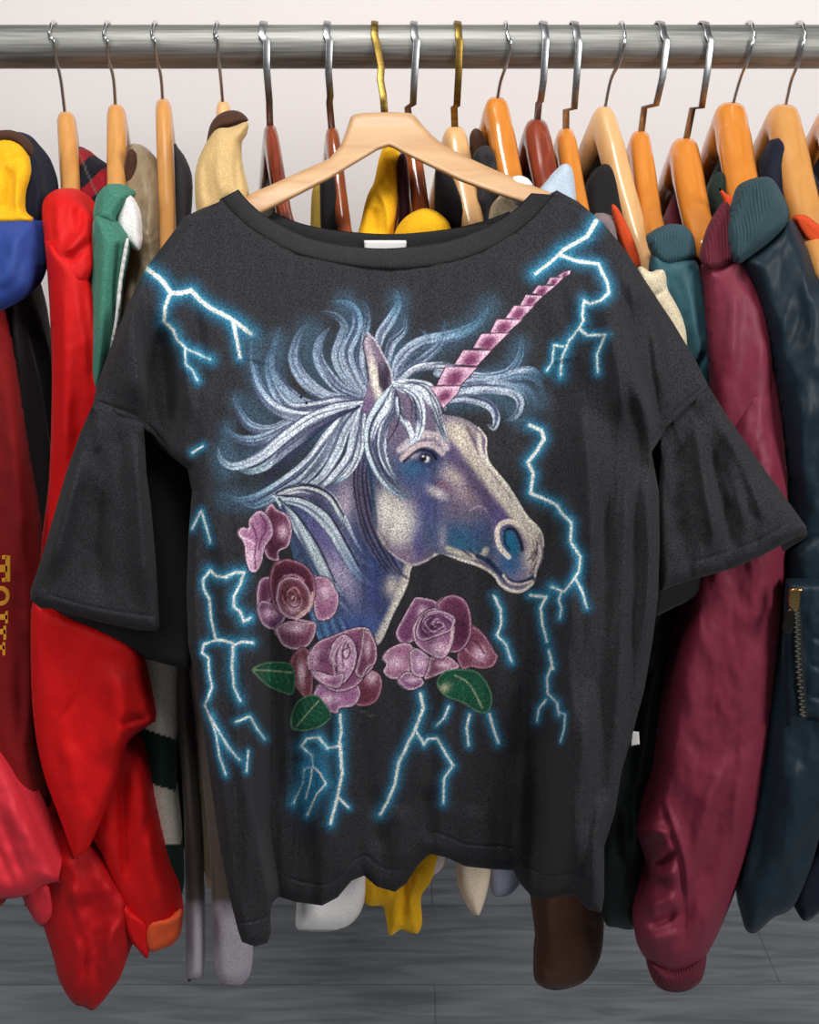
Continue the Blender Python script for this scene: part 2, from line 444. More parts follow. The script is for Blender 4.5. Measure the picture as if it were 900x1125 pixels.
# ---- lightning
BOLTS = [
 ([(161,295),(178,308),(188,322),(200,322),(210,319),(220,330),(232,339),(250,348),(262,356),(276,367)],2.4,11,2.2),
 ([(256,352),(260,372),(264,393)],2.2,8,1.5),
 ([(187,323),(182,335),(180,353),(190,362),(195,374),(206,384),(217,388),(222,391),(231,395)],2.0,9,.6),
 ([(203,383),(204,400),(211,406),(217,418)],1.0,7,.6),
 ([(655,243),(645,260),(620,274),(605,288),(588,301)],2.4,11,1.4),
 ([(615,280),(635,287),(658,290),(662,300),(668,312),(669,322),(660,330),(648,334),(642,330),(640,345),(641,352),(636,361),(625,375),(617,395),(616,412)],1.8,9,.9),
 ([(636,361),(645,368),(665,368),(660,380),(656,390),(657,409)],1.3,7,.9),
 ([(619,381),(609,379),(607,398),(601,407)],1.1,6,.7),
 ([(582,467),(595,473),(598,482),(589,497),(580,508),(586,520),(583,542),(600,549),(612,555),(618,565),(628,574),(627,595),(638,612),(636,628),(630,637),(620,650),(606,645)],1.9,8.5,1.0),
 ([(632,635),(640,650),(645,668)],1.3,6,.8), ([(617,650),(614,660),(617,668),(615,679)],1.0,6,.6),
 ([(543,655),(550,670),(551,685),(546,698),(556,708),(562,727)],1.4,7,.8),
 ([(583,654),(600,656),(594,668),(596,685),(601,705)],1.5,7,1.0),
 ([(603,715),(607,730),(601,745),(602,762),(612,772),(614,785)],1.3,7,.8), ([(600,769),(592,779),(590,792)],1.1,6,.7),
 ([(614,782),(621,785),(620,800),(616,815)],.7,4,.5), ([(608,735),(604,722)],.9,4,.6),
 ([(462,762),(465,778),(457,800),(447,820),(438,838),(434,862),(426,880),(418,895)],1.7,8,1.4),
 ([(457,803),(466,818),(470,812),(480,811),(488,825),(498,841),(488,855),(487,882)],1.3,7,.9),
 ([(493,776),(488,789),(480,797)],1.1,6,.8), ([(516,785),(513,800),(515,819)],1.3,6,1.0), ([(538,785),(542,800),(548,816)],1.3,7,1.0),
 ([(231,627),(238,633),(248,634),(258,629),(268,629),(264,642),(257,655),(257,667),(264,672),(268,683),(275,679)],1.5,9,1.2),
 ([(231,627),(223,637),(224,647),(230,658),(232,680),(237,703),(224,708),(222,717),(229,723),(230,740),(233,755),(225,775),(232,790),(238,810),(241,830),(248,851)],1.3,6,.8),
 ([(237,703),(248,704),(258,708),(266,705),(278,706)],1.5,8,1.3), ([(256,708),(255,735),(257,755),(264,770)],1.5,8,1.0),
 ([(259,793),(275,787),(282,800),(291,812)],1.1,6,.6), ([(230,786),(242,806),(250,820),(263,835)],1.1,7,.9), ([(273,825),(271,848)],1.0,5,.7),
 ([(374,785),(375,805),(372,820),(360,822),(350,810),(338,811),(331,820),(343,830),(344,842),(334,845),(333,860),(323,882)],1.4,9,.9),
 ([(374,818),(376,850),(371,875),(363,905)],1.6,8,1.3), ([(371,875),(383,887)],1.2,6,1.0),
 ([(344,842),(352,850),(358,861),(348,872),(338,895)],1.1,8,.8), ([(343,845),(341,860),(336,877)],1.0,7,.7),
 ([(211,581),(221,561),(227,580),(231,596)],1.1,6,.7), ([(212,497),(223,490)],1.3,6,.8),
]
for GLOWPASS in (True, False):
    for b in BOLTS: bolt(b[0], b[1], b[2], w1=b[3])
blob(345, 855, 17, 30, (40, 120, 160), .75, 12); stroke([(230,790),(246,812),(261,833)], .6, (210,225,225), .8)
for b in BOLTS[-6:-2]: bolt(b[0], b[1], b[2], w1=b[3])

# ---- glow behind the mane
for pts, w in (([(400,440),(350,450),(300,445),(283,410),(277,375)],13), ([(395,445),(330,480),(270,505),(245,505)],15), ([(390,450),(340,520),(290,548),(250,548)],15),
               ([(400,430),(370,420),(345,400),(340,365)],17), ([(400,425),(385,390),(392,350),(380,335)],15), ([(430,420),(435,380),(438,330)],13),
               ([(440,410),(480,380),(520,358),(537,338)],15), ([(495,415),(550,412),(572,380)],12), ([(495,430),(560,425),(592,440)],13), ([(500,440),(550,440),(570,458)],13),
               ([(262,440),(300,475)],11), ([(300,430),(305,375)],13), ([(250,470),(245,520)],10)):
    glow(pts, w, (66, 92, 112), 0.62, True)

BL = (112, 152, 184)
# wisps with soft blue tips, behind
W = [
 ([(330,455),(300,472),(275,468),(262,450),(256,434)],8,BL), ([(330,462),(290,482),(262,482),(246,468)],9,BL),
 ([(395,444),(345,447),(318,432),(300,405),(302,378),(309,358)],9,(90,130,160)), ([(393,440),(360,436),(335,418),(323,395),(327,372),(336,356)],10,(130,160,190)),
 ([(396,436),(372,425),(352,400),(350,378),(362,360)],9,(150,175,205)), ([(398,432),(378,412),(369,392),(374,372),(378,358),(368,346),(352,342)],8,(120,150,175)),
 ([(400,430),(386,405),(382,385),(392,362),(392,345),(382,334),(364,331)],9,(110,165,200)), ([(402,420),(396,398),(400,370),(404,345),(398,330)],7,(80,110,135)),
 ([(412,390),(418,368),(430,350),(437,335),(436,318)],8,(95,150,180)), ([(425,400),(430,378),(444,362),(445,345)],7,(110,140,165)),
 ([(432,420),(440,395),(460,378),(500,368),(525,355),(537,336)],10,(90,150,180)), ([(436,415),(465,395),(485,375),(489,352)],7,(90,130,160)),
 ([(434,405),(450,385),(470,372),(460,360)],5,(100,130,150)),
 ([(480,410),(520,414),(555,410),(571,392),(573,368)],8,(100,150,180)), ([(490,420),(540,418),(575,412),(592,420),(596,436)],8,(70,120,150)),
 ([(490,428),(540,424),(572,424),(586,438),(588,452)],8,(90,130,160)), ([(560,408),(585,406),(598,418)],5,(50,110,140)),
]
for i, (p, w, t) in enumerate(W): lock(p, w, (176,190,208), (62,70,96), t, n=4, al=.85, fade=.45, seed=i + 3)

# ---- neck
neck = [(402,452),(392,500),(378,525),(350,536),(318,538),(303,545),(312,575),(322,610),(334,650),(345,690),(360,712),(395,712),(417,707),(432,675),(447,645),(453,622),(470,600),(440,500)]
fill(neck, (76, 80, 114)); CLIP = mask(neck)
blob(330, 600, 24, 60, (52, 80, 108), .8, -20); blob(372, 628, 14, 40, (196, 180, 205), .85, -32); blob(352, 585, 10, 34, (112, 104, 160), .8, -30)
blob(378, 552, 14, 26, (196, 178, 190), .85, 10); blob(420, 610, 20, 30, (48, 72, 116), .9, -15); blob(415, 650, 18, 30, (58, 66, 118), .8, 10)
blob(395, 690, 30, 16, (64, 92, 152), .85); blob(350, 690, 22, 22, (74, 118, 160), .8)
stroke([(458,612),(449,636),(437,668),(420,704)], 9, (206, 196, 186), .95, 3.0); blob(430, 644, 9, 13, (205, 192, 176), .9, 10)
stroke([(452,625),(440,655),(424,690)], 3, (232, 226, 214), .7, 1.5)
for i in range(13):
    q = i * 1.5 + RNG.uniform(-.6, .6); stroke([(392 + q * .8, 480 + i * 2), (387 + q, 530), (394 + q * 1.2, 572 + RNG.uniform(-6, 6)), (408 + q * 2.0, 606 + i * 2), (424 + q * 2.2, 630 + i)], RNG.uniform(.5, 1.3), (40, 34, 58) if i % 3 else (130, 112, 124), .75, .6, taper=True)
for i in range(9): stroke([(338 + i * 5, 672 + i), (344 + i * 6, 700 + i)], .8, (120, 158, 196) if i % 2 else (58, 44, 84), .7, .6)
CLIP = None

# ---- head
head = [(470,440),(487,455),(498,457),(512,461),(526,470),(534,481),(534,494),(537,507),(546,519),(557,532),(568,549),(579,567),(590,578),(596,588),(597,600),(596,614),(590,628),(588,639),(582,646),(570,652),(557,649),(548,642),(542,633),(528,624),(507,617),(487,609),(478,611),(466,619),(452,622),(436,613),(422,600),(413,580),(409,556),(406,530),(402,500),(400,470),(404,450),(430,430),(452,428)]
fill(head, (112, 100, 122)); CLIP = mask(head)
blob(408, 500, 14, 50, (58, 72, 104), .9); blob(455, 518, 26, 22, (58, 84, 126), .9); blob(458, 512, 14, 10, (48, 118, 142), .6)
blob(470, 558, 17, 38, (82, 88, 140), .85); blob(505, 590, 34, 17, (50, 88, 124), .9, 8); blob(515, 600, 26, 10, (44, 96, 126), .7, 10)
blob(435, 572, 23, 30, (228, 222, 214), 1.0, -18, 1.7); blob(425, 552, 11, 16, (232, 226, 216), .9, 0)
blob(447, 612, 20, 7, (150, 124, 150), .7, 10); blob(460, 598, 6, 18, (92, 88, 142), .8)
blob(503, 474, 20, 13, (206, 196, 178), .95, 15, 1.4); stroke([(506,480),(522,505),(545,535),(568,565),(585,590)], 8, (208, 197, 180), .9, 4.0)
stroke([(514,470),(526,495),(543,520),(562,545)], 2.0, (96, 78, 92), .6, 1.5); stroke([(526,478),(530,500),(550,526),(572,556),(592,584)], 2.6, (232, 224, 206), .8, 1.2)
stroke([(492,492),(510,520),(535,550),(556,574)], 6, (82, 68, 104), .75, 4.0)
blob(498, 524, 17, 9, (200, 182, 172), .85, 38); blob(512, 545, 20, 9, (176, 152, 162), .8, 35); blob(480, 541, 13, 6, (226, 212, 212), .95, 28, 1.5)
blob(486, 533, 8, 4, (160, 100, 120), .6, 30); stroke([(516,561),(526,556),(534,560),(540,572)], 1.2, (186, 164, 174), .8)
blob(545, 570, 10, 18, (78, 68, 112), .8, -35); blob(530, 585, 12, 16, (62, 78, 118), .8)
blob(584, 612, 10, 26, (212, 198, 184), .95, 12, 1.5); blob(575, 630, 10, 12, (150, 130, 150), .7); blob(560, 618, 13, 16, (44, 86, 130), .95, -20)
stroke([(492,603),(512,610),(528,612),(534,604)], 3.4, (206, 192, 172), .85, 2.0); stroke([(508,604),(518,612)], .9, (60,44,60), .8); stroke([(516,603),(524,611)], .9, (60,44,60), .8)
blob(486, 590, 5, 14, (196, 164, 176), .6, 0)
stroke([(525,611),(536,616),(546,626),(556,636),(568,641),(580,638),(587,634)], 2.6, (34, 50, 78), .95, 1.2)
stroke([(553,632),(560,640),(572,642),(585,638)], 1.3, (228, 206, 192), .9, .6)
stroke([(478,610),(500,613),(528,622),(543,632),(550,642),(562,649),(575,649),(586,641)], 1.9, (226, 216, 202), .95, .8)
blob(562, 596, 9.5, 16, (28, 92, 124), 1, -22, 3); stroke([(558,581),(565,582),(571,592),(574,604)], 2.0, (22, 26, 48), .9, 1.0)
stroke([(571,577),(561,573),(550,576),(546,586),(549,600),(555,608),(559,612)], 2.8, (222, 206, 192), .95, 1.0); stroke([(560,580),(555,584),(555,596),(560,604)], 1.3, (18,30,52), .8, .6)
for i in range(14):
    a = RNG.uniform(580, 594); b = RNG.uniform(594, 630); stroke([(a, b), (a + RNG.uniform(-4, 4), b + RNG.uniform(2, 6))], .6, (98, 80, 84), .8, .5)
stroke([(592,600),(594,610),(590,622),(588,634)], 1.2, (235,225,210), .8); stroke([(590,596),(590,606),(586,616)], .9, (70,60,70), .7)
stroke([(410,560),(414,582),(424,602),(438,614),(452,620),(466,617),(478,610)], 1.2, (210, 196, 192), .8, .7)
stroke([(404,470),(404,510),(409,550),(412,580)], 3.2, (38, 60, 84), .8, 2)
# eye
blob(466, 502, 17, 11, (44, 52, 88), .9, 15); blob(476, 498, 12, 12, (46, 56, 96), .7); stroke([(442,504),(452,494),(464,488),(476,490),(486,498)], 3.0, (206, 184, 184), .95, 1.4)
stroke([(444,507),(455,498),(464,494),(474,497),(479,504)], 1.4, (26, 20, 36), .95, .6); blob(456, 501, 7, 3, (190, 170, 176), .8, -25)
blob(467.5, 503.5, 5.6, 5.4, (18, 16, 28), 1, 0, 3); blob(468.5, 504.5, 4.2, 3.8, (214, 214, 218), 1, 0, 3); blob(465.5, 503.5, 3.2, 3.6, (12, 12, 20), 1, 0, 3); blob(465, 501.4, 1.3, 1.3, (240, 240, 240), 1, 0, 3)
stroke([(440,494),(455,482),(470,477),(486,482),(490,492)], 4.2, (214, 200, 200), .8, 2.2); blob(478, 486, 12, 4, (190,172,178), .7, 10)
CLIP = None
stroke([(526,470),(534,481),(534,494),(537,507),(546,519),(557,532),(568,549),(579,567),(590,578),(596,588),(597,600)], .9, (236,228,212), .8, .5)

# ---- mane locks over neck and head, left side
WH = (222, 229, 238); MD = (62, 68, 96)
LK = [
 ([(398,441),(372,440),(345,446),(320,448),(303,432),(294,405),(296,385)],8,WH,(110,150,180),.4), 
 ([(398,443),(370,448),(338,458),(306,450),(286,428),(277,400),(275,374)],9.5,WH,(120,165,200),.4),
 ([(394,447),(350,457),(315,478),(285,502),(258,512),(243,505),(239,490)],9.5,WH,(190,220,236),.25),
 ([(392,449),(352,466),(318,490),(292,512),(272,518),(258,510)],8,WH,(180,215,232),.3),
 ([(388,450),(362,478),(340,508),(312,530),(285,545),(262,549),(248,543)],9,WH,(120,170,200),.35),
 ([(382,455),(360,495),(335,525),(308,542),(280,556),(262,550)],8,(200,212,222),(130,176,206),.35),
 ([(396,448),(380,470),(368,500),(350,528),(318,543)],8,(212,220,230),None,.12),
 ([(398,447),(390,478),(384,502),(366,524),(348,538)],8,(216,224,234),None,.12),
 ([(400,448),(398,470),(395,495),(384,518),(366,532)],6,(226,232,238),(130,190,205),.12),
]
for i, (p, w, L, t, f) in enumerate(LK): lock(p, w, L, MD, t, n=2.6, al=.97, fade=f, seed=i * 2 + 1, edge=.78)
for i in range(16):
    a = i / 15; stroke([(396,446+a),(368 - 8*a,455 + 12*a),(340-18*a,470 + 34*a),(308 - 20*a,492 + 44*a)], .55, (48,50,78), .55, .5)
# over the neck
LK = [
 ([(303,544),(332,536),(360,546),(376,572),(390,600),(410,622)],9,(226,232,232)),
 ([(303,546),(336,554),(362,578),(378,606),(394,632),(414,646)],9.5,(206,220,228)),
 ([(306,548),(326,576),(346,610),(362,640),(380,664),(394,682)],9.5,(214,228,232)),
 ([(312,545),(350,548),(372,580),(392,612),(420,628)],3.5,(120,116,140)),
 ([(310,556),(326,598),(346,636),(362,668)],5,(78,104,128)),
]
for i, (p, w, L) in enumerate(LK): lock(p, w, L, (58,62,96), (110,140,184), n=1.8, al=.97, fade=.3, seed=i * 3 + 2, edge=.84, start=.06)
stroke([(304,544),(334,548),(362,566),(380,596),(394,622)], .9, (34,34,54), .9); stroke([(306,547),(330,570),(352,604),(368,640)], .9, (34,34,54), .9)
stroke([(302,543),(316,536),(340,534),(362,543),(378,566)], .9, (34,34,54), .9)

# ---- ear
ear = [(404,366),(399,376),(402,398),(405,418),(400,438),(398,452),(412,456),(424,446),(430,430),(430,410),(421,390),(412,374)]
fill(ear, (122, 106, 126)); CLIP = mask(ear)
blob(424, 412, 6, 24, (52, 46, 62), .9, 12); blob(411, 412, 5, 26, (232, 224, 208), .95, -10, 1.6); blob(416, 432, 4, 12, (230,222,208), .9, -20); blob(403, 376, 4, 12, (200,186,196), .8)
blob(404, 448, 8, 10, (112, 88, 128), .8)
for i in range(6): stroke([(416 + i * 2, 398 + 4 * i), (417 + i * 1.6, 424 + i)], .6, (38,32,44), .8, .5)
CLIP = None
stroke([(404,366),(412,374),(421,390),(430,410),(430,430),(424,444)], .9, (214,206,212), .8, .5); stroke([(403,368),(399,378),(403,400),(405,418)], .8, (30,26,36), .7, .5)

# ---- forelock and locks to the right
LK = [
 ([(436,423),(455,406),(480,402),(500,404),(520,410),(545,412)],6,(222,230,236),(130,170,190),.2),
 ([(432,426),(418,446),(408,468),(408,494),(420,522),(436,540),(456,549)],10,(206,222,232),(120,156,190),.18),
 ([(433,427),(432,448),(422,470),(420,495),(428,518),(438,527)],7,WH,(180,200,214),.15),
 ([(431,427),(426,446),(414,466),(408,486)],6,WH,None,.1),
 ([(437,438),(440,456),(449,470),(453,484),(447,491)],6,WH,(200,214,224),.15),
 ([(438,425),(456,434),(462,456),(460,476),(452,489)],8.5,WH,(190,206,218),.12),
 ([(434,422),(460,424),(476,442),(482,462),(491,488)],9,WH,(196,212,222),.12),
 ([(446,420),(470,424),(484,438),(490,452)],6,(206,216,226),None,.15),
 ([(500,432),(530,428),(560,430),(572,442),(566,458),(552,463)],7,(186,198,212),(120,140,160),.25),
 ([(492,440),(515,438),(536,444),(545,456),(543,470),(535,466)],7.5,(190,204,218),(170,186,198),.15),
 ([(495,424),(530,420),(560,424),(578,436),(580,446)],6,(170,186,204),(100,130,150),.4),
]
for i, (p, w, L, t, f) in enumerate(LK): lock(p, w, L, (58,62,88), t, n=2.0, al=.98, fade=f, seed=i * 5 + 4, edge=.85, start=.08)
for p in ([(432,426),(419,446),(407,470),(406,492),(418,522),(436,542)], [(434,427),(440,445),(436,468),(424,488)], [(440,424),(458,436),(464,460),(458,484)], [(436,421),(462,423),(478,440),(486,466),(492,490)], [(438,424),(452,440),(452,460)], [(470,428),(478,450),(490,482)]):
    stroke(p, .8, (34,34,56), .85, .5, taper=True)

# ---- horn
HORN = [[(473,425),(506,424),(502,433),(487,448),(480,436)],[(490,403),(524,404),(506,423),(480,423)],[(509,385),(540,385),(524,402),(500,400)],[(529,367),(559,366),(540,384),(520,382)],
 [(546,351),(574,351),(557,366),(539,365)],[(565,336),(587,336),(572,351),(556,349)],[(578,324),(597,325),(585,336),(572,335)],[(591,314),(610,314),(598,324),(585,322)],[(605,305),(619,305),(611,313),(601,312)],[(613,303),(620,299),(627,297),(626,301),(618,305)]]
for h in HORN:
    h = np.array(h, float); c = h.mean(0)
    fill(c + (h - c) * 1.10, (44, 20, 38), .9, .6, False); fill(c + (h - c) * 1.0, (224, 184, 204), 1, .5, False)
    r = (h[:, 0].max() - h[:, 0].min()); CLIP = mask(h, .6, False); blob(c[0] - r * .02, c[1] + r * .06, r * .28, r * .18, (116, 58, 92), 1, -38, 1.6); CLIP = None

# ---- roses
PD, PM, PL = (78, 36, 58), (140, 84, 116), (240, 204, 222)
def petal(poly, base=PM, hi=None, rim=PL, dark=None, ra=.95, rw=1.5):
    global CLIP
    poly = np.array(poly, float); fill(poly * 1.0, base)
    CLIP = mask(poly)
    c = poly.mean(0)
    if dark is None and hi is None: blob(c[0], c[1], np.ptp(poly[:, 0]) * .28, np.ptp(poly[:, 1]) * .28, PD, .7, 0, 1.2)
    stroke(np.vstack([poly, poly[:1]]), 3.2, tuple(np.array(rim) * .86), .6, 3.2, closed=False)
    if dark is not None: blob(*dark, PD, .9, 0, 1.2)
    if hi is not None: blob(*hi, PL, .9, 0, 1.1)
    stroke(np.vstack([poly, poly[:1]]), rw + 0.4, (245, 215, 230), .35, 1.0, closed=False)
    stroke(np.vstack([poly, poly[:1]]), rw, rim, ra, .7, closed=False)
    CLIP = None
    stroke(np.vstack([poly, poly[:1]]), .6, (34, 12, 26), .75, .5)
# rose bud, upper left
petal([(291,562),(298,553),(305,560),(316,566),(321,582),(317,600),(307,606),(306,616),(293,612),(288,590)], (98,48,72), (311,584,6,9), dark=(304,602,9,12))
petal([(261,586),(266,579),(273,580),(274,570),(284,561),(293,565),(299,576),(300,588),(291,602),(288,618),(282,628),(275,628),(270,615),(268,598)], (176,122,156), (277,612,7,12), (236,206,222))
stroke([(276,575),(282,590),(280,610),(281,625)], .9, (96,50,84), .8); stroke([(287,566),(293,580),(287,592),(284,604)], .9, (92,46,80), .8); stroke([(264,588),(273,594),(280,598)], 1.2, (236,210,224), .8); blob(291, 578, 4, 8, (120,70,110), .8)
# second rose
petal([(284,640),(290,634),(300,636),(300,655),(292,668),(284,672),(282,655)], (118,68,100), None)
petal([(343,636),(350,633),(362,636),(368,646),(372,654),(371,668),(364,679),(352,682),(346,675),(344,655)], (166,108,142), (358,650,8,10))
petal([(282,668),(288,660),(302,664),(314,676),(306,690),(296,691),(287,684)], (96,56,92), (297,674,9,7))
petal([(300,620),(314,614),(330,618),(342,628),(347,645),(344,662),(330,675),(312,676),(300,664),(296,640)], (92,42,60), None, (190,130,150), dark=(322,630,14,8))
petal([(302,690),(318,682),(336,684),(347,684),(346,698),(338,710),(325,714),(312,710),(306,702)], (124,72,94), (324,690,14,6))
petal([(306,640),(316,634),(330,636),(340,648),(342,664),(333,678),(318,680),(308,672),(303,658)], (112,62,78), (322,668,9,6))
for r, c, o in ((12,(190,136,138),0),(10.5,(84,40,54),.6),(8,(200,150,148),2),(6.4,(90,44,58),2.6),(4.4,(212,168,162),4),(3,(96,48,60),4.6),(1.5,(220,180,172),0)): stroke([(322 + (r + 1.3*math.sin(3*a + r))*math.cos(a)*.85, 655 + (r + 1.6*math.cos(2*a + r))*math.sin(a)*1.1) for a in np.linspace(o, 4.4 + o, 12)], .9, c, .9, .6, taper=True)
stroke([(344,652),(340,668),(332,674),(326,680)], 2.2, (220,182,176), .9, .8); stroke([(308,672),(325,680),(345,684)], 1.0, (226,180,196), .8); stroke([(312,633),(324,632),(334,638)], 1.2, (210,150,170), .8)
# third rose, large
petal([(398,742),(408,736),(418,742),(420,755),(414,770),(402,776),(391,774),(388,758)], (112,56,72), (408,744,7,9), (190,130,150))
petal([(320,722),(330,712),(340,716),(344,745),(342,765),(332,764),(322,750),(318,735)], (110,54,66), (331,740,5,16), (170,110,124))
petal([(345,760),(356,748),(380,752),(392,750),(396,764),(388,776),(374,778),(370,784),(356,780),(346,774)], (158,104,146), (362,768,12,6))
petal([(337,722),(348,706),(366,698),(388,690),(404,690),(412,702),(415,720),(411,732),(402,742),(390,755),(370,760),(350,750),(340,738)], (134,80,112), (348,722,8,12))
petal([(398,692),(408,696),(414,712),(413,728),(404,735),(398,745),(390,738),(396,715)], (112,58,84), (404,712,4,12))
petal([(361,722),(366,706),(377,697),(388,704),(392,720),(388,738),(376,752),(364,748),(370,736)], (176,128,162), (378,720,7,16), (236,208,224))
petal([(340,736),(352,738),(366,742),(378,740),(372,756),(352,750)], (160,104,144), (356,744,8,4)); blob(354, 724, 7, 8, (92,44,74), .8)
for k in range(5): stroke([(368 + 3.2*k, 742 - 3*k),(366 + 3.4*k, 722 - 2*k),(374 + 2.2*k, 708 - 1*k),(382 + k, 706 + 2*k)], .7, (88,44,78) if k % 2 else (234,208,222), .85, .5)
stroke([(382,712),(376,716),(380,724),(385,716),(381,708)], .8, (70,32,60), .8); stroke([(392,706),(392,730),(380,750)], 1.0, (84,40,70), .8)
# fourth rose, right
petal([(516,688),(525,690),(536,702),(544,716),(547,722),(542,732),(530,735),(518,733),(508,735),(502,722),(508,705)], (120,66,86), (528,718,9,9), (190,130,150))
stroke([(512,700),(524,706),(532,718)], 1, (84,38,54), .8); stroke([(510,712),(522,722),(534,728)], 1, (210,150,170), .7)
petal([(438,704),(435,694),(444,676),(452,662),(458,656),(478,660),(484,672),(470,690),(455,704),(444,708)], (122,70,110), (464,672,6,8))
petal([(480,664),(490,655),(502,654),(513,662),(518,680),(517,700),(508,714),(496,717),(484,708),(486,685)], (110,58,86), None, (208,158,182), dark=(508,690,9,20))
petal([(420,722),(428,712),(445,706),(454,712),(452,732),(446,744),(430,746),(421,738),(424,730)], (168,112,144), (434,728,10,8))
petal([(436,748),(446,738),(460,742),(466,750),(460,756),(448,758)], (128,78,120), (453,747,8,4)); petal([(450,716),(458,712),(472,722),(474,735),(464,744),(452,738)], (160,112,150), (462,728,8,8))
petal([(472,722),(490,720),(502,728),(504,734),(490,738),(476,744),(466,746),(470,734)], (140,84,110), (488,730,10,4))
petal([(453,690),(462,675),(478,668),(498,676),(500,690),(496,712),(486,724),(470,718),(456,706)], (150,100,136), (482,712,10,7))
petal([(457,690),(464,676),(480,670),(500,678),(496,692),(484,698),(466,704),(458,700)], (118,72,110), None)
for r, c, o in ((14,(214,174,200),2),(12.5,(92,50,82),2.4),(10,(218,180,204),0),(8.4,(98,54,88),.6),(6.2,(224,188,210),3),(4.8,(96,50,84),3.4),(3.2,(220,184,206),1),(1.6,(90,46,76),0)): stroke([(480 + (r + 1.2*math.sin(3*a + r))*math.cos(a)*1.2, 686 + (r + 1.2*math.cos(4*a + r))*math.sin(a)*.8) for a in np.linspace(o, 4.9 + o, 14)], .9, c, .9, .5, taper=True)
stroke([(497,690),(496,704),(490,716)], 1.8, (224,190,196), .9); stroke([(466,676),(462,690),(470,700)], .8, (70,32,62), .8)

# ---- leaves
def leaf(poly, rib, tipc=(176, 176, 140)):
    global CLIP
    fill(poly, (28, 78, 58)); CLIP = mask(poly, .7); c = np.array(poly).mean(0)
    blob(c[0], c[1], 14, 9, (22, 92, 72), .6); stroke(list(poly) + [poly[0]], 1.3, (118, 148, 112), .75, .7)
    stroke(rib, .9, tipc, .8, .5); r = np.array(rib, float)
    for i in range(1, 6):
        q = r[0] + (r[-1] - r[0]) * i / 6; d = (r[-1] - r[0]) / np.linalg.norm(r[-1] - r[0]); nrm = np.array([-d[1], d[0]])
        for s in (1, -1): stroke([q, q + nrm * s * 12 + d * 5], .45, (74, 126, 92), .6, .4)
    CLIP = None
leaf([(277,736),(288,729),(304,727),(318,729),(324,740),(322,762),(308,760),(292,752)], [(280,736),(300,737),(320,739)])
leaf([(320,800),(321,782),(330,768),(348,764),(364,784),(356,796),(344,801),(332,803)], [(326,798),(336,786),(350,770)])
leaf([(480,748),(488,738),(504,735),(524,738),(536,752),(541,768),(536,782),(524,782),(508,772),(492,766),(483,758)], [(500,742),(516,752),(530,778)])
CLIP = mask([(480,748),(488,738),(504,735),(524,738),(536,752),(541,768),(536,782),(524,782),(508,772),(492,766),(483,758)]); blob(488, 756, 8, 5, (196, 186, 150), .9, -30); CLIP = None
for q in ((337,443),(331,436)): blob(q[0], q[1], 1.6, 1.6, (8, 8, 10), 1, 0, 3)
for q in ((400,782),(408,786)): blob(q[0], q[1], 4, 1, (110,110,108), .5)

# printed speckle
gy_, gx_ = np.mgrid[0:GH, 0:GW]
sp = vnoise(gx_ / 1.7, gy_ / 1.7) + 0.6 * vnoise(gx_ / 3.1 + 50, gy_ / 3.1)
INK = np.clip(INK * (1 + 0.19 * sp[..., None]), 0, 1); INA = np.clip(INA * (1 + .25 * sp), 0, 1) * 0.97
def inkcolor(X, Y):
    u = np.clip((X - X0) * S, 0, GW - 1.001); v = np.clip((Y - Y0) * S, 0, GH - 1.001)
    i = np.round(v).astype(int); j = np.round(u).astype(int)
    ok = (X > X0) & (X < X1) & (Y > Y0) & (Y < Y1)
    c = INK[np.minimum(i, GH - 1), np.minimum(j, GW - 1)]; a = INA[np.minimum(i, GH - 1), np.minimum(j, GW - 1)] * ok
    return np.concatenate([lin(c * 255), a[:, None]], 1)
# ---------------------------------------------------------------- room
def quad(name, vs, m, kind='structure'):
    o = linkt(name, vs, [tuple(range(len(vs)))], m, None, False); return tag(o, kind=kind)
def wallmat():
    m, nt, b = newmat('painted_plaster'); N = nt.nodes; b.inputs['Roughness'].default_value = 0.9
    no = N.new('ShaderNodeTexNoise'); no.inputs['Scale'].default_value = 3; no.inputs['Detail'].default_value = 6
    tc = N.new('ShaderNodeTexCoord'); nt.links.new(tc.outputs['Object'], no.inputs['Vector'])
    mx = N.new('ShaderNodeMix'); mx.data_type = 'RGBA'; mx.inputs[6].default_value = (*lin((238, 231, 229)), 1); mx.inputs[7].default_value = (*lin((246, 240, 238)), 1)
    nt.links.new(no.outputs['Fac'], mx.inputs[0]); nt.links.new(mx.outputs[2], b.inputs['Base Color'])
    n2 = N.new('ShaderNodeTexNoise'); n2.inputs['Scale'].default_value = 120; nt.links.new(tc.outputs['Object'], n2.inputs['Vector'])
    bp = N.new('ShaderNodeBump'); bp.inputs['Strength'].default_value = .15; bp.inputs['Distance'].default_value = .001
    nt.links.new(n2.outputs['Fac'], bp.inputs['Height']); nt.links.new(bp.outputs[0], b.inputs['Normal'])
    return m
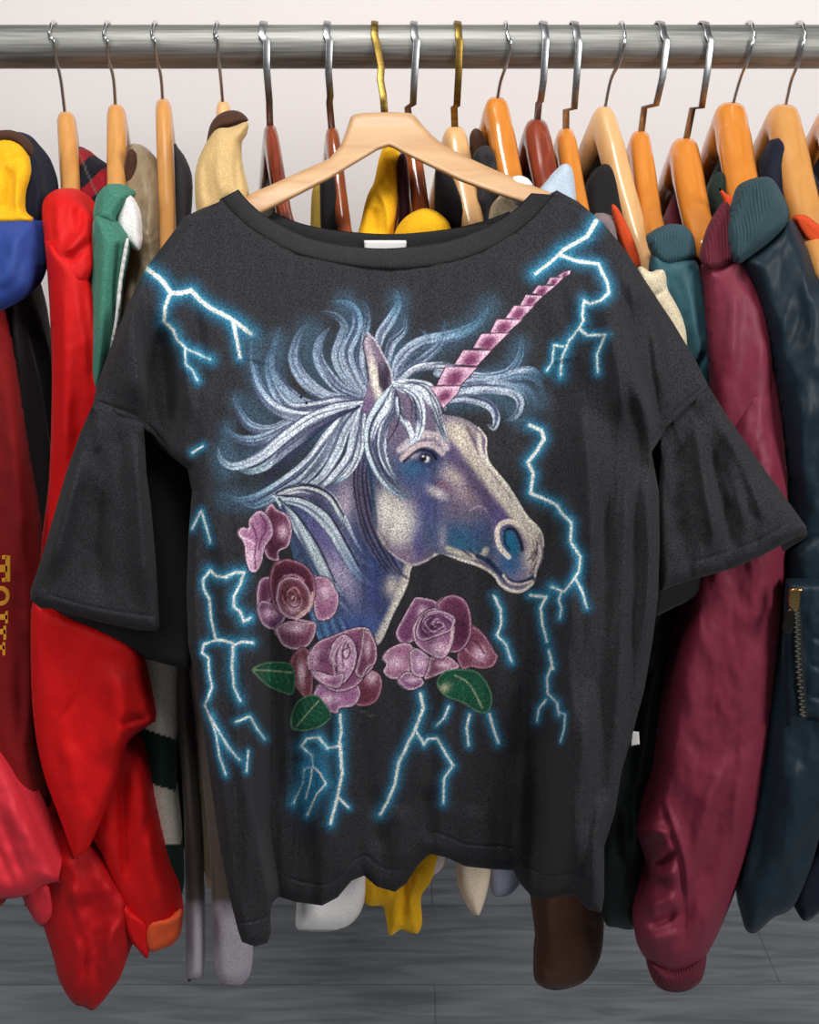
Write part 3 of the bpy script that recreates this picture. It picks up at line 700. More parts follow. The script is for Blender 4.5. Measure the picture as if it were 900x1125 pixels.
def floormat():
    m, nt, b = newmat('grey_wood_planks'); N = nt.nodes; Lk = nt.links; b.inputs['Roughness'].default_value = 0.45
    tc = N.new('ShaderNodeTexCoord')
    br = N.new('ShaderNodeTexBrick'); br.inputs['Scale'].default_value = 1.0; br.inputs['Brick Width'].default_value = 1.25; br.inputs['Row Height'].default_value = 0.21
    br.inputs['Mortar Size'].default_value = 0.0015; br.inputs['Color1'].default_value = (.85, .85, .85, 1); br.inputs['Color2'].default_value = (1.1, 1.1, 1.1, 1); br.inputs['Mortar'].default_value = (.55, .55, .55, 1)
    mo = N.new('ShaderNodeMapping'); mo.inputs['Location'].default_value = (0.58, 0.03, 0); Lk.new(tc.outputs['Object'], mo.inputs[0]); Lk.new(mo.outputs[0], br.inputs['Vector'])
    mp = N.new('ShaderNodeMapping'); mp.inputs['Scale'].default_value = (1.6, 15, 1); Lk.new(tc.outputs['Object'], mp.inputs[0])
    no = N.new('ShaderNodeTexNoise'); no.inputs['Scale'].default_value = 2.5; no.inputs['Detail'].default_value = 7; no.inputs['Distortion'].default_value = 1.2; Lk.new(mp.outputs[0], no.inputs['Vector'])
    cr = N.new('ShaderNodeValToRGB'); cr.color_ramp.elements[0].position = .3; cr.color_ramp.elements[1].position = .7
    cr.color_ramp.elements[0].color = (*lin((92, 98, 104)), 1); cr.color_ramp.elements[1].color = (*lin((132, 139, 145)), 1)
    Lk.new(no.outputs['Fac'], cr.inputs[0])
    mx = N.new('ShaderNodeMix'); mx.data_type = 'RGBA'; mx.blend_type = 'MULTIPLY'; mx.inputs[0].default_value = 1
    Lk.new(cr.outputs[0], mx.inputs[6]); Lk.new(br.outputs['Color'], mx.inputs[7]); Lk.new(mx.outputs[2], b.inputs['Base Color'])
    return m
WY = 0.66
quad('wall_back', [(-3, WY, 0), (3, WY, 0), (3, WY, 2.8), (-3, WY, 2.8)], wallmat())
quad('floor', [(-3, -3.5, 0), (3, -3.5, 0), (3, WY, 0), (-3, WY, 0)], floormat())

# ---------------------------------------------------------------- clothes rail
RZ = float(P(450, 51.5, 0.0)[2]); RR = 0.0238
m_rail = metal('galvanised_steel', (158, 158, 154), 0.5, 0.3)
rack = thing('clothes_rail', (0, 0, 0), 'grey galvanised steel pipe rail across the top, carrying every hanger', 'clothes rail')
tube('pipe', [(x, 0, RZ) for x in np.linspace(-1.3, 1.3, 14)], RR, m_rail, rack, n=40)
for sx in (-1, 1):
    tube('upright', [(sx * 1.3, 0, RZ + .03), (sx * 1.3, 0, .02)], RR, m_rail, rack, n=20)
    tube('foot', [(sx * 1.3, -.3, .024), (sx * 1.3, .3, .024)], RR, m_rail, rack, n=20)
    tube('pipe_clamp', [(sx * 1.3 - .04, 0, RZ), (sx * 1.3 + .04, 0, RZ)], RR + .006, m_rail, rack, n=20)

# ---------------------------------------------------------------- hangers
m_wire = metal('bright_wire', (214, 214, 214), 0.18, 0.1)
m_flat = metal('brushed_steel', (176, 178, 180), 0.3, 0.15)
m_gold = metal('antique_brass', (150, 122, 62), 0.34, 0.3)
WD = dict(honey=wood('honey_wood', (196, 134, 68), (214, 154, 86), .3), light=wood('beech_wood', (214, 164, 106), (226, 180, 124), .35),
          orange=wood('orange_lacquered_wood', (202, 120, 40), (218, 138, 54), .22, .7), red=wood('mahogany_wood', (104, 38, 24), (150, 66, 40), .22, .7),
          redbrown=wood('cherry_wood', (122, 56, 26), (164, 84, 44), .2, .8), pale=wood('pale_raw_wood', (188, 144, 100), (208, 166, 120), .5, .1, vec=(6, 30, 60)))

def hook_points(top, pts, ys=None):
    """points around the back of the pipe, over the top, then down through the given photo positions"""
    tp = P(top[0], top[1], 0.0); xr = tp[0]; R = RR + 0.003
    out = []
    for a in np.linspace(205, 92, 10):
        out.append((xr - 0.004 * (a - 90) / 115, -R * math.cos(math.radians(a)) * 1.0, RZ + R * math.sin(math.radians(a))))
    for a in (70, 48, 24):
        out.append((xr, -R * math.cos(math.radians(a)), RZ + R * math.sin(math.radians(a))))
    n = len(pts)
    for i, (x, y) in enumerate(pts):
        d = ys[i] if ys else -R * (1 - (i / max(n - 1, 1)) ** 1.3)
        out.append(tuple(P(x, y, d)))
    return out

HANG = []
def hanger(label, top, hookpts, head, end, yend=-0.20, col='honey', flat=False, hm=None, th=0.011, dome=1.0, yb=None, hh=1.0):
    H = P(head[0], head[1], 0.0); E = P(end[0], end[1], yend)
    D = H[2] - E[2]; dx = (E[0] - H[0]); dy = yend
    root = thing('clothes_hanger', H, label, 'clothes hanger', 'wooden clothes hangers on the rail')
    hp = hook_points(top, list(hookpts) + [(head[0], head[1] + 8)])
    hm = hm or (m_flat if flat else m_wire)
    if flat: tube('hook', hp, 0.004, hm, root, n=12, flat=(0.0042, 0.0014))
    else:
        hq = np.array(hp); t = np.arange(len(hq)); tt = np.linspace(0, len(hq) - 1, 60)
        sm_ = catmull3(hq, 4); tube('hook', sm_, 0.0021, hm, root, n=10)
    L = math.hypot(dx, dy); dirv = np.array([dx / L, dy / L, 0]); nrm = np.array([-dirv[1], dirv[0], 0])
    bs = 1.0 if yb is None else yb
    V = []; SS = np.linspace(-1, 1, 61); n = 16
    gk = ([0, .05, .12, .2, .35, .6, 1], [0, .015 * dome, .08 * dome, .19, .40, .70, 1])
    hk = ([0, .06, .14, .3, .6, 1], [.040, .050, .052, .042, .034, .026])
    for s in SS:
        a = abs(s); zt = -D * np.interp(a, *gk); hgt = np.interp(a, *hk) * hh; w = th * np.interp(a, [0, .3, .9, 1], [1.05, 1.05, .95, .8])
        pos = H + dirv * L * s * (bs if s < 0 else 1)
        cz = pos[2] + zt - hgt / 2
        sc = 1.0 if a < .985 else 0.8
        for j in range(n):
            c, q = math.cos(2 * PI * j / n), math.sin(2 * PI * j / n)
            ca = math.copysign(abs(c) ** .75, c) * w * sc; cb = math.copysign(abs(q) ** .75, q) * hgt / 2 * sc
            V.append((pos[0] + nrm[0] * ca, pos[1] + nrm[1] * ca, cz + cb))
    F_ = []
    k = len(SS)
    for i in range(k - 1):
        for j in range(n): F_.append((i * n + j, i * n + (j + 1) % n, (i + 1) * n + (j + 1) % n, (i + 1) * n + j))
    F_.append(tuple(range(n))[::-1]); F_.append(tuple((k - 1) * n + j for j in range(n)))
    linkt('arms', V, F_, WD[col], root)
    info = dict(H=H, dirv=dirv, nrm=nrm, L=L, D=D, bs=bs, gk=gk); HANG.append(info); return info

def catmull3(p, n):
    p = np.array(p, float); out = []; m = len(p)
    for i in range(m - 1):
        p0, p1, p2, p3 = p[max(i - 1, 0)], p[i], p[i + 1], p[min(i + 2, m - 1)]
        for k in range(n):
            t = k / n
            out.append(0.5 * (2 * p1 + (p2 - p0) * t + (2 * p0 - 5 * p1 + 4 * p2 - p3) * t * t + (3 * p1 - p0 - 3 * p2 + p3) * t ** 3))
    out.append(p[-1]); return out

def body(root, hg, m, hem=0.55, T=0.024, front=1.0, backs=1.0, drop=0.05, neck=0.0, name='body'):
    """the torso of a garment hanging under its hanger: narrow side to side, deep front to back"""
    V = []; nu, nv = 56, 34; sd = RNG.uniform(0, 99)
    for v in range(nv):
        f = v / (nv - 1)
        for u in range(nu):
            a = 2 * PI * u / nu; c, s = math.cos(a), math.sin(a)
            yy = math.copysign(abs(c) ** .6, c); xx = math.copysign(abs(s) ** .9, s)
            ww = (front if yy > 0 else backs * hg['bs']) * (0.98 + 0.04 * f)
            st = np.interp(abs(yy), *hg['gk'])
            zt = hg['H'][2] - hg['D'] * st - drop - neck * max(0, 1 - abs(yy) * 2.2)
            z = zt * (1 - f) + hem * f + (0.012 * math.sin(a * 3 + sd) * f)
            tt = T * (0.35 + 0.65 * min(1, f * 7)) if v else T * 0.1
            rip = 0.35 * T * math.sin(a * 9 + sd + f * 2.0) * min(1, f * 3)
            p = hg['H'] + hg['dirv'] * hg['L'] * yy * ww + hg['nrm'] * (xx * tt + rip)
            V.append((p[0], p[1], z))
    F_ = []
    for v in range(nv - 1):
        for u in range(nu): F_.append((v * nu + u, v * nu + (u + 1) % nu, (v + 1) * nu + (u + 1) % nu, (v + 1) * nu + u))
    F_.append(tuple(range(nu))); F_.append(tuple((nv - 1) * nu + u for u in range(nu))[::-1])
    return linkt(name, V, F_, m, root)

def garment(name, hg, label, cat, group=None):
    return thing(name, hg['H'] if hg is not None else (0, 0, 1.4), label, cat, group)

h1 = hanger('honey wood hanger with wire hook, leftmost on the rail, above the red hooded jacket', (60, 27), [(59, 45), (61, 62), (67, 88)], (72, 122), (77, 222), -.11, col='honey')
h2 = hanger('honey wood hanger with wire hook inside the green and white jersey', (119, 27), [(118, 45), (119, 62), (125, 88)], (127, 114), (125, 224), -.12, col='honey')
h3 = hanger('honey wood hanger with bare hanging arm, just left of the tan jacket', (171, 27), [(170, 45), (172, 62), (177, 85)], (179, 108), (184, 285), -.17, col='honey', th=.0095)
h4 = hanger('pale wood hanger with wire hook, mostly covered by the tan jacket', (239, 25), [(239, 42), (240, 62), (243, 90)], (245, 110), (243, 215), -.09, col='light', th=.0085)
h5 = hanger('dark red wood hanger with flat steel hook beside the tan jacket', (290, 26), [(293, 45), (293, 75), (296, 112), (296, 118)], (297, 136), (322, 262), -.15, 'red', True, th=.0085)
h6 = hanger('cherry red wood hanger with flat steel hook behind the left arm of the pale hanger', (360, 26), [(362, 45), (361, 80), (363, 106), (362, 112)], (365, 139), (388, 290), -.13, 'redbrown', True, th=.0085)
h8 = hanger('dark brown wood hanger with flat steel hook, right behind the pale hanger', (455, 26), [(458, 45), (455, 90), (454, 114), (448, 118)], (451, 140), (478, 290), -.12, 'redbrown', True, th=.010)
h9 = hanger('short light brown wood hanger with brass hook, right of the pale hanger', (503, 26), [(505, 45), (504, 80), (502, 116), (499, 118)], (500, 138), (538, 292), -.12, 'light', True, m_gold, th=.014)
h10 = hanger('broad honey wood hanger with wire hook whose arm ends at the right shirt collar', (556, 25), [(561, 48), (556, 72), (550, 90)], (546, 106), (585, 262), -.125, 'orange', th=.0145, dome=1.3)
h11 = hanger('dark mahogany wood hanger with flat steel hook next to the light blue shirt', (597, 26), [(600, 45), (597, 90), (594, 111), (592, 113)], (590, 130), (624, 262), -.13, 'red', True, th=.0145)
h12 = hanger('narrow orange wood hanger with bent steel hook behind the light blue shirt', (631, 26), [(636, 48), (634, 80), (631, 119), (622, 121)], (622, 140), (655, 275), -.16, 'orange', True, th=.011)
h13 = hanger('long light wood hanger with wire hook reaching down to the cream sweater', (683, 27), [(686, 48), (680, 70), (671, 88)], (664, 116), (741, 330), -.185, 'light', th=.0125, dome=1.2, hh=1.1)
h14 = hanger('orange wood hanger with bent steel hook above the teal jacket', (725, 28), [(733, 45), (728, 85), (721, 115), (708, 118)], (704, 143), (728, 268), -.14, 'orange', True, th=.0125, dome=1.2)
h15 = hanger('orange wood hanger with bent steel hook above the maroon jacket', (773, 28), [(781, 45), (777, 80), (771, 118), (761, 119)], (753, 151), (780, 264), -.145, 'orange', True, th=.0165, dome=1.2)
h16 = hanger('broad orange wood hanger with wire hook above the dark teal jacket', (823, 30), [(826, 50), (820, 70), (813, 88)], (804, 112), (834, 246), -.145, 'orange', th=.0185, dome=1.3)
h17 = hanger('honey wood hanger with wire hook, last full one at the right edge', (878, 31), [(882, 50), (876, 72), (869, 90)], (862, 114), (915, 290), -.2, 'honey', th=.018, dome=1.3)
h18 = hanger('orange wood hanger cut off by the right edge of the photo', (930, 31), [(934, 50), (930, 80)], (912, 118), (968, 290), -.2, 'orange', th=.013, dome=1.2)
h0 = hanger('wooden hanger under the navy and yellow jacket at the left edge', (-8, 27), [(-9, 45), (-8, 70)], (-2, 150), (10, 290), -.2, 'honey')
hm1 = hanger('wooden hanger just outside the left edge, carrying the dark red jacket', (-50, 27), [(-52, 45), (-52, 70)], (-45, 130), (-50, 300), -.2, 'honey')

# ---------------------------------------------------------------- cloth colours
m_black = cloth('black_cotton', (24, 23, 25)); m_navy = cloth('navy_cotton', (20, 24, 40)); m_dkgrey = cloth('dark_grey_wool', (48, 46, 48))
m_red = nylon('red_nylon', (206, 12, 14), .5, .3); m_red2 = nylon('deep_red_nylon', (176, 12, 20), .55, .4); m_dred = cloth('dark_red_wool', (120, 10, 14)); m_pink = nylon('coral_red_nylon', (214, 48, 62), .5, .35)
m_orange = nylon('orange_lining', (214, 84, 44)); m_gren = cloth('green_knit', (64, 122, 104), grain=500, gstr=.5); m_dgreen = cloth('dark_green_knit', (26, 52, 42), grain=500)
m_white = cloth('white_cotton', (232, 228, 226)); m_cream = cloth('cream_knit', (212, 198, 168), grain=450, gstr=.6); m_beige = cloth('beige_satin', (146, 128, 102), .45, .3, wrinkle=.5)
m_tan = cloth('tan_canvas', (206, 172, 118), .8); m_brown = cloth('dark_brown_cord', (66, 40, 28), wrinkle=.3); m_dbrown = cloth('brown_lining', (72, 46, 32))
m_yel = cloth('yellow_fleece', (236, 176, 22)); m_blue = nylon('royal_blue_nylon', (44, 70, 142), .5); m_ltblue = cloth('pale_blue_cotton', (186, 202, 218)); m_lav = cloth('grey_blue_cotton', (146, 148, 166))
m_grey = cloth('grey_marl_fleece', (142, 134, 136), var=.2); m_taupe = cloth('taupe_fleece', (92, 80, 74), var=.2); m_mauve = cloth('mauve_grey_jersey', (128, 112, 114))
m_teal = nylon('petrol_teal_nylon', (46, 84, 94), .42, .4); m_tealrib = cloth('petrol_rib', (50, 78, 86), wrinkle=.1, rib=95); m_maroon = nylon('maroon_nylon', (116, 38, 58), .42, .45); m_marrib = cloth('maroon_rib', (96, 30, 46), wrinkle=.1, rib=95)
m_dteal = nylon('dark_petrol_nylon', (20, 35, 45), .4, .45); m_dtealrib = cloth('dark_petrol_rib', (44, 68, 74), wrinkle=.1, rib=95); m_bnyl = nylon('black_green_nylon', (24, 30, 30), .45, .4)
m_brass = metal('brass', (196, 160, 104), .25, .1); m_steel = metal('zip_metal', (186, 176, 158), .25, .1); m_gold2 = plain('gold_print', (206, 140, 32), .6); m_tagw = plain('white_label', (232, 230, 228), .8)
m_orn2 = cloth('orange_cotton', (206, 72, 30))
# ---------------------------------------------------------------- garments, left side
g = garment('jacket', hm1, 'dark red jacket with gold lettering down its side, cut off by the left edge', 'jacket')
body(g, hm1, m_dred, .5, .03)
sheet('side_panel', [(-40,330),(4,335),(20,400),(33,500),(46,600),(46,700),(38,820),(50,900),(30,960),(-40,960)], [(330,-.17),(500,-.2),(960,-.21)], m_dred, g, T=.035, R=30, step=4, folds=[([(10,380),(24,560),(30,780)],.014,12),([(30,560),(22,700),(20,860)],-.012,10)], noise=(.006,40))
sheet('sleeve', [(-40,770),(-6,815),(25,868),(63,960),(60,969),(44,974),(28,984),(0,988),(-40,985)], [(770,-.23),(985,-.26)], m_pink, g, T=.03, R=22, step=3, folds=[([(-5,880),(12,930),(30,975)],-.006,5),([(-10,920),(4,950),(18,980)],-.006,5),([(0,860),(30,920),(50,955)],.006,10)], noise=(.004,18))
sheet('cuff', [(24,978),(54,970),(62,1004),(48,1018),(36,1008)], -.225, m_pink, g, T=.018, R=12, step=3, noise=(.002,10))
sheet('lower_sleeve', [(38,880),(70,900),(110,930),(140,975),(152,1000),(150,1024),(140,1052),(132,1074),(122,1088),(113,1100),(102,1110),(92,1106),(83,1104),(74,1094),(64,1074),(58,1050),(46,1010),(36,950)], [(880,-.19),(1100,-.23)], m_red2, g, T=.035, R=30, step=3,
      folds=[([(84,1010),(94,1050),(88,1092)],-.006,4),([(116,1030),(106,1060),(112,1092)],-.007,4),([(125,1000),(120,1040),(132,1075)],.01,6),([(74,960),(88,1010),(86,1070)],.006,6),([(138,1000),(122,1030),(100,1060)],.006,5),([(70,930),(90,1000)],.012,14)], noise=(.007,22))
def ink(pts, w, y=-.266):
    pts = np.array(pts, float); A = []; B = []
    for i in range(len(pts)):
        t = pts[min(i + 1, len(pts) - 1)] - pts[max(i - 1, 0)]; t = t / (np.hypot(*t) + 1e-9); nn = np.array([-t[1], t[0]])
        A.append(pts[i] + nn * w / 2); B.append(pts[i] - nn * w / 2)
    V = np.concatenate([P(np.array(A)[:, 0], np.array(A)[:, 1], y), P(np.array(B)[:, 0], np.array(B)[:, 1], y)]); k = len(pts)
    V2 = V.copy(); V2[:, 1] += .002
    F_ = [(i, i + 1, k + i + 1, k + i) for i in range(k - 1)]; F_ += [tuple(a + 2 * k for a in f[::-1]) for f in F_]
    F_ += [(i, i + 2 * k, i + 1 + 2 * k, i + 1) for i in range(k - 1)] + [(k + i, k + i + 1, k + i + 1 + 2 * k, k + i + 2 * k) for i in range(k - 1)]
    return list(V) + list(V2), F_
def letters(sets, name='lettering'):
    V = []; F_ = []
    for pts, w in sets:
        v, f = ink(pts, w); F_ += [tuple(a + len(V) for a in q) for q in f]; V += v
    return V, F_
for nm, st in (('T', [([(8.5,611),(8.5,639)],5), ([(-14,625),(8,625)],7), ([(7,612.5),(2,612.5)],3.5), ([(7,637.5),(2,637.5)],3.5)]),
               ('O', [([(0 + 8.5*math.cos(a), 655 + 8.5*math.sin(a)) for a in np.linspace(0, 2*PI, 22)],4)]),
               ('L', [([(-14,679),(8,678)],5), ([(7,672),(7,685)],2.5), ([(-12,679),(-12,690)],3)]),
               ('E', [([(-14,696),(6,694)],5), ([(5,688),(5,703)],2.5), ([(-4,692),(-4,702)],2.5)]),
               ('F', [([(-14,714),(5,711)],4), ([(4,706),(4,720)],2.5), ([(-4,712),(-4,719)],2.5)])):
    V, F_ = letters(st); o = linkt('letter', V, F_, m_gold2, g, False)

g = garment('hooded_jacket', h0, 'navy blue jacket with a yellow lined hood at the upper left edge', 'jacket')
body(g, h0, m_black, .6, .03)
sheet('shoulder', [(-40,236),(0,238),(36,240),(46,262),(44,300),(24,330),(-40,345)], [(236,-.14),(345,-.2)], m_blue, g, T=.04, R=34, step=3, folds=[([(22,245),(14,280),(0,320)],.008,10)], noise=(.004,24))
sheet('hood', [(-30,150),(0,145),(18,145),(32,158),(46,178),(53,210),(52,235),(46,262),(36,262),(-30,250)], [(145,-.05),(262,-.13)], m_navy, g, T=.035, R=16, step=2.5, folds=[([(40,180),(44,215),(38,250)],.006,6)])
sheet('hood_lining', [(-30,160),(0,152),(16,154),(28,166),(32,190),(26,214),(26,232),(36,243),(0,246),(-30,246)], [(150,-.088),(246,-.178)], m_yel, g, T=.012, R=12, step=2, folds=[([(6,180),(12,206),(0,240)],-.012,7),([(18,180),(18,215),(24,238)],.008,5)], noise=(.004,16))
sheet('hood_rim', [(-30,146),(0,143),(16,144),(30,156),(34,172),(28,170),(16,158),(0,156),(-30,160)], -.10, m_dbrown, g, T=.012, R=6, step=2)

g = garment('plaid_shirt', None, 'navy and red plaid shirt between the red jacket and the green jersey', 'shirt'); g.location = h1['H'] + np.array([.03, 0, 0])
def plaidc(X, Y):
    u = (X - 84) * .5 + (Y - 165) * .55; v = (X - 84) * .8 - (Y - 165) * .35
    r = ((u % 26) < 11).astype(float); w = ((v % 22) < 1.6).astype(float)
    c = lin((22, 24, 36))[None] * (1 - r[:, None]) + lin((150, 20, 34))[None] * r[:, None]
    c = c * (1 - .5 * w[:, None]) + .5 * w[:, None] * lin((120, 116, 110))[None]
    return np.concatenate([c, np.ones((len(X), 1))], 1)
m_plaid = cloth('plaid_flannel', (30, 30, 40), attr='print')
sheet('shoulder', [(80,172),(88,163),(100,172),(116,184),(126,205),(130,260),(124,400),(100,420),(84,300)], [(163,.02),(250,-.06),(420,-.12)], m_plaid, g, T=.03, R=14, step=2, colfn=plaidc, noise=(.004, 20))

g = garment('hooded_jacket', h1, 'bright red hooded nylon jacket hanging left of the green jersey', 'jacket')
body(g, h1, m_red2, .45, .028)
sheet('hood', [(46,240),(48,220),(58,210),(70,207),(82,212),(94,224),(104,240),(106,270),(104,300),(88,320),(66,310),(52,290)], [(207,-.11),(260,-.18),(320,-.2)], m_red, g, T=.04, R=20, step=2,
      folds=[([(100,245),(86,262),(66,282)],.009,5,9),([(58,216),(56,240),(60,275)],-.006,4),([(84,225),(88,245),(82,258)],-.008,6),([(104,262),(88,276),(70,290)],-.006,5)], noise=(.003,18))
sheet('upper_sleeve', [(50,262),(66,272),(84,280),(98,300),(110,350),(118,400),(118,520),(110,640),(118,720),(60,720),(34,700),(38,650),(46,590),(54,520),(57,420),(55,350),(52,300)], [(262,-.19),(400,-.21),(720,-.2)], m_red, g, T=.035, R=26, step=3,
      folds=[([(70,290),(72,400),(68,560)],.008,9),([(88,300),(98,360),(104,440)],-.006,5,10),([(60,560),(52,640),(50,700)],-.005,8)], noise=(.004,40))
sheet('front_flap', [(36,660),(60,672),(110,690),(152,714),(160,740),(170,788),(168,794),(148,808),(138,822),(128,860),(112,900),(96,934),(84,944),(78,934),(66,900),(48,850),(38,800),(34,740)], [(660,-.24),(940,-.25)], m_red, g, T=.018, R=16, step=2.5,
      folds=[([(104,700),(86,760),(60,800)],-.004,3,7),([(120,720),(132,780),(124,850)],.014,16,10),([(64,790),(80,850),(90,920)],.006,10),([(168,790),(146,790),(128,800)],-.006,5)], noise=(.004,30))
sheet('side_flap', [(110,760),(140,812),(158,830),(170,890),(184,950),(196,990),(200,1016),(192,1036),(182,1040),(164,1044),(150,1030),(136,1000),(128,980),(112,940),(100,900)], [(760,-.215),(1040,-.225)], m_red, g, T=.026, R=20, step=2.5,
      folds=[([(134,830),(136,900),(140,990)],-.014,6,10),([(160,900),(164,950),(176,1020)],.008,10)], noise=(.004,26))
sheet('flap_facing', [(136,996),(146,1004),(163,1018),(163,1052),(152,1044),(140,1026)], -.245, m_red, g, T=.006, R=6, step=2)
sheet('hem_lining', [(163,1016),(186,1008),(199,1002),(200,1018),(194,1034),(180,1042),(163,1044)], -.248, m_orange, g, T=.008, R=8, step=2, noise=(.002,12))
sheet('inner_flap', [(80,930),(96,930),(118,950),(134,975),(138,1000),(150,1040),(120,1010),(96,975)], -.215, m_red2, g, T=.018, R=12, step=2.5, noise=(.005,16))

g = garment('rugby_shirt', h2, 'green and white striped rugby shirt left of the black shirt', 'rugby shirt')
body(g, h2, m_dgreen, .5, .026)
sheet('collar', [(102,244),(106,216),(116,204),(124,202),(136,207),(143,216),(130,238),(128,252),(114,246)], [(202,-.13),(250,-.17)], m_gren, g, T=.03, R=12, step=2)
sheet('white_panel', [(128,236),(138,214),(150,228),(154,250),(153,275),(140,268),(130,256)], [(214,-.15),(275,-.17)], m_white, g, T=.014, R=8, step=2)
sheet('sleeve', [(102,244),(114,240),(128,248),(138,262),(137,278),(130,320),(127,355),(122,390),(110,430),(100,424),(97,380),(99,310)], [(240,-.18),(430,-.22)], m_gren, g, T=.032, R=18, step=2.5, folds=[([(118,250),(112,330),(110,410)],.004,8),([(136,262),(124,258),(112,246)],-.004,4)])
sheet('piping', [(138,264),(141,268),(134,310),(130,355),(121,392),(119,390),(126,350),(130,310)], -.225, m_white, g, T=.005, R=3, step=1.5)
def stripec(X, Y):
    w = ((Y - (X-175)*.35) < 806) | (((Y + (X - 175) * -.30) > 864) & ((Y - (X-175)*.1) < 926)); w = w.astype(float)[:, None]
    c = lin((228, 218, 204))[None] * w + lin((24, 48, 40))[None] * (1 - w); return np.concatenate([c, np.ones((len(X), 1))], 1)
m_stripe = cloth('striped_knit', (30, 50, 40), attr='print', grain=500)
sheet('lower_sleeve', [(150,715),(192,712),(196,760),(194,810),(192,860),(198,920),(200,985),(184,985),(168,930),(150,850),(146,780)], [(700,-.175),(985,-.19)], m_stripe, g, T=.028, R=20, step=2, colfn=stripec, folds=[([(172,720),(176,800),(184,900)],.004,8)])

g = garment('satin_shirt', h3, 'beige brown satin shirt showing between the green jersey and the bare hanger arm', 'shirt')
body(g, h3, m_beige, .5, .022)
sheet('shoulder', [(134,200),(137,172),(145,158),(156,162),(170,178),(178,205),(180,260),(176,330),(140,380),(128,330),(134,260)], [(158,.0),(230,-.08),(380,-.15)], m_beige, g, T=.03, R=16, step=2, folds=[([(152,180),(160,220),(150,290)],.008,7),([(170,200),(164,250),(170,300)],.007,5),([(146,200),(144,260),(138,320)],-.006,5)], noise=(.006,14))
sheet('lining', [(136,186),(142,164),(150,172),(150,210),(142,250),(136,250)], -.06, m_dbrown, g, T=.01, R=8, step=2)
g = garment('dark_grey_shirt', h3, 'dark grey shirt just right of the bare honey hanger arm', 'shirt'); g.location = h3['H'] + np.array([.025, 0, 0])
sheet('shoulder', [(186,165),(195,164),(204,178),(210,200),(208,240),(200,300),(184,300)], [(164,.03),(300,-.1)], m_dkgrey, g, T=.02, R=12, step=2, noise=(.003,14))

g = garment('tan_jacket', h4, 'tan canvas jacket with its collar standing open beside the black shirt collar', 'jacket')
body(g, h4, m_dbrown, .54, .022)
sheet('collar', [(214,200),(217,178),(226,158),(238,142),(254,140),(271,134),(270,148),(264,160),(266,185),(272,215),(262,240),(236,250),(218,240)], [(134,-.08),(180,-.13),(250,-.15)], m_tan, g, T=.024, R=14, step=2, folds=[([(246,150),(240,185),(248,225)],.006,6,10),([(262,160),(260,190),(264,215)],-.006,3),([(226,170),(226,205),(232,230)],-.004,5)])
sheet('collar_lining', [(226,168),(230,140),(240,126),(254,121),(266,124),(272,133),(256,139),(240,144),(230,158)], [(121,-.02),(168,-.09)], m_dbrown, g, T=.016, R=9, step=1.8)

g = garment('sweatpants', h5, 'grey marl sweatpants whose two legs hang below the left side of the black shirt', 'trousers')
body(g, h5, m_taupe, .56, .02)
def shadec(X, Y):
    w = smooth((Y - 985) / 14)[:, None]; c = lin((96, 84, 78))[None] * (1 - w) + lin((164, 156, 166))[None] * w; return np.concatenate([c, np.ones((len(X), 1))], 1)  # painted shade: dark brown upper legs, turning to the lit grey low down
m_pants = cloth('lit_and_shaded_fleece', (96, 84, 78), attr='print', var=.2)  # one fleece, with its shade and light put into the colour
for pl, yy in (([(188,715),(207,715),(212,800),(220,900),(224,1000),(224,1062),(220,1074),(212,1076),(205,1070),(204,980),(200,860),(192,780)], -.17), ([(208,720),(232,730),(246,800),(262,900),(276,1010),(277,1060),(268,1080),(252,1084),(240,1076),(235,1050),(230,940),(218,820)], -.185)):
    sheet('leg', pl, yy, m_pants, g, T=.022, R=13, step=2.5, colfn=shadec, folds=[([(np.mean([p[0] for p in pl]) - 8, 740), (np.mean([p[0] for p in pl]), 950)], .004, 5)])

# ---------------------------------------------------------------- garments behind the shirt
g = garment('white_shirt', h6, 'white cotton shirt peeking out lowest under the black shirt hem', 'shirt')
body(g, h6, m_white, .62, .02)
sheet('hem', [(328,930),(404,930),(404,965),(398,998),(384,1016),(364,1023),(338,1023),(325,1018),(326,990)], -.15, m_white, g, T=.03, R=18, step=3, folds=[([(350,960),(346,1020)],.004,8)])
g = garment('olive_jacket', h6, 'black jacket with an olive yellow edge behind the left arm of the pale hanger', 'jacket'); g.location = h6['H'] + np.array([-.02, 0, 0])
sheet('front_edge', [(343,210),(352,198),(358,204),(362,250),(362,300),(340,300),(341,250)], -.04, cloth('olive_cotton', (176, 146, 64)), g, T=.012, R=8, step=2)
sheet('front', [(351,200),(357,196),(366,192),(372,220),(376,260),(374,300),(356,300)], -.05, m_black, g, T=.014, R=8, step=2)
g = garment('yellow_jacket', h8, 'bright yellow jacket seen through the gap under the pale hanger', 'jacket')
body(g, h8, m_yel, .62, .02)
sheet('collar', [(393,275),(398,238),(404,214),(411,200),(416,176),(422,162),(436,160),(440,180),(437,215),(434,245),(425,285)], [(160,-.02),(280,-.09)], m_yel, g, T=.016, R=9, step=1.6, folds=[([(426,170),(424,195),(418,205)],.005,4),([(411,206),(424,225),(428,262)],.006,4),([(410,225),(412,260)],-.007,6)])
sheet('hem', [(398,930),(476,930),(475,965),(463,985),(464,1012),(458,1026),(440,1022),(428,1028),(424,1008),(420,996),(400,990)], -.14, m_yel, g, T=.022, R=14, step=2, folds=[([(440,950),(444,985),(440,1020)],-.006,5),([(462,950),(456,985)],.006,5),([(420,960),(430,990)],.005,4)], noise=(.004,16))
g = garment('yellow_round', None, 'round yellow hat right behind the neckline of the black shirt', 'clothing'); g.location = P(465, 250, -.085)  # round yellow cloth shape, its garment not identified
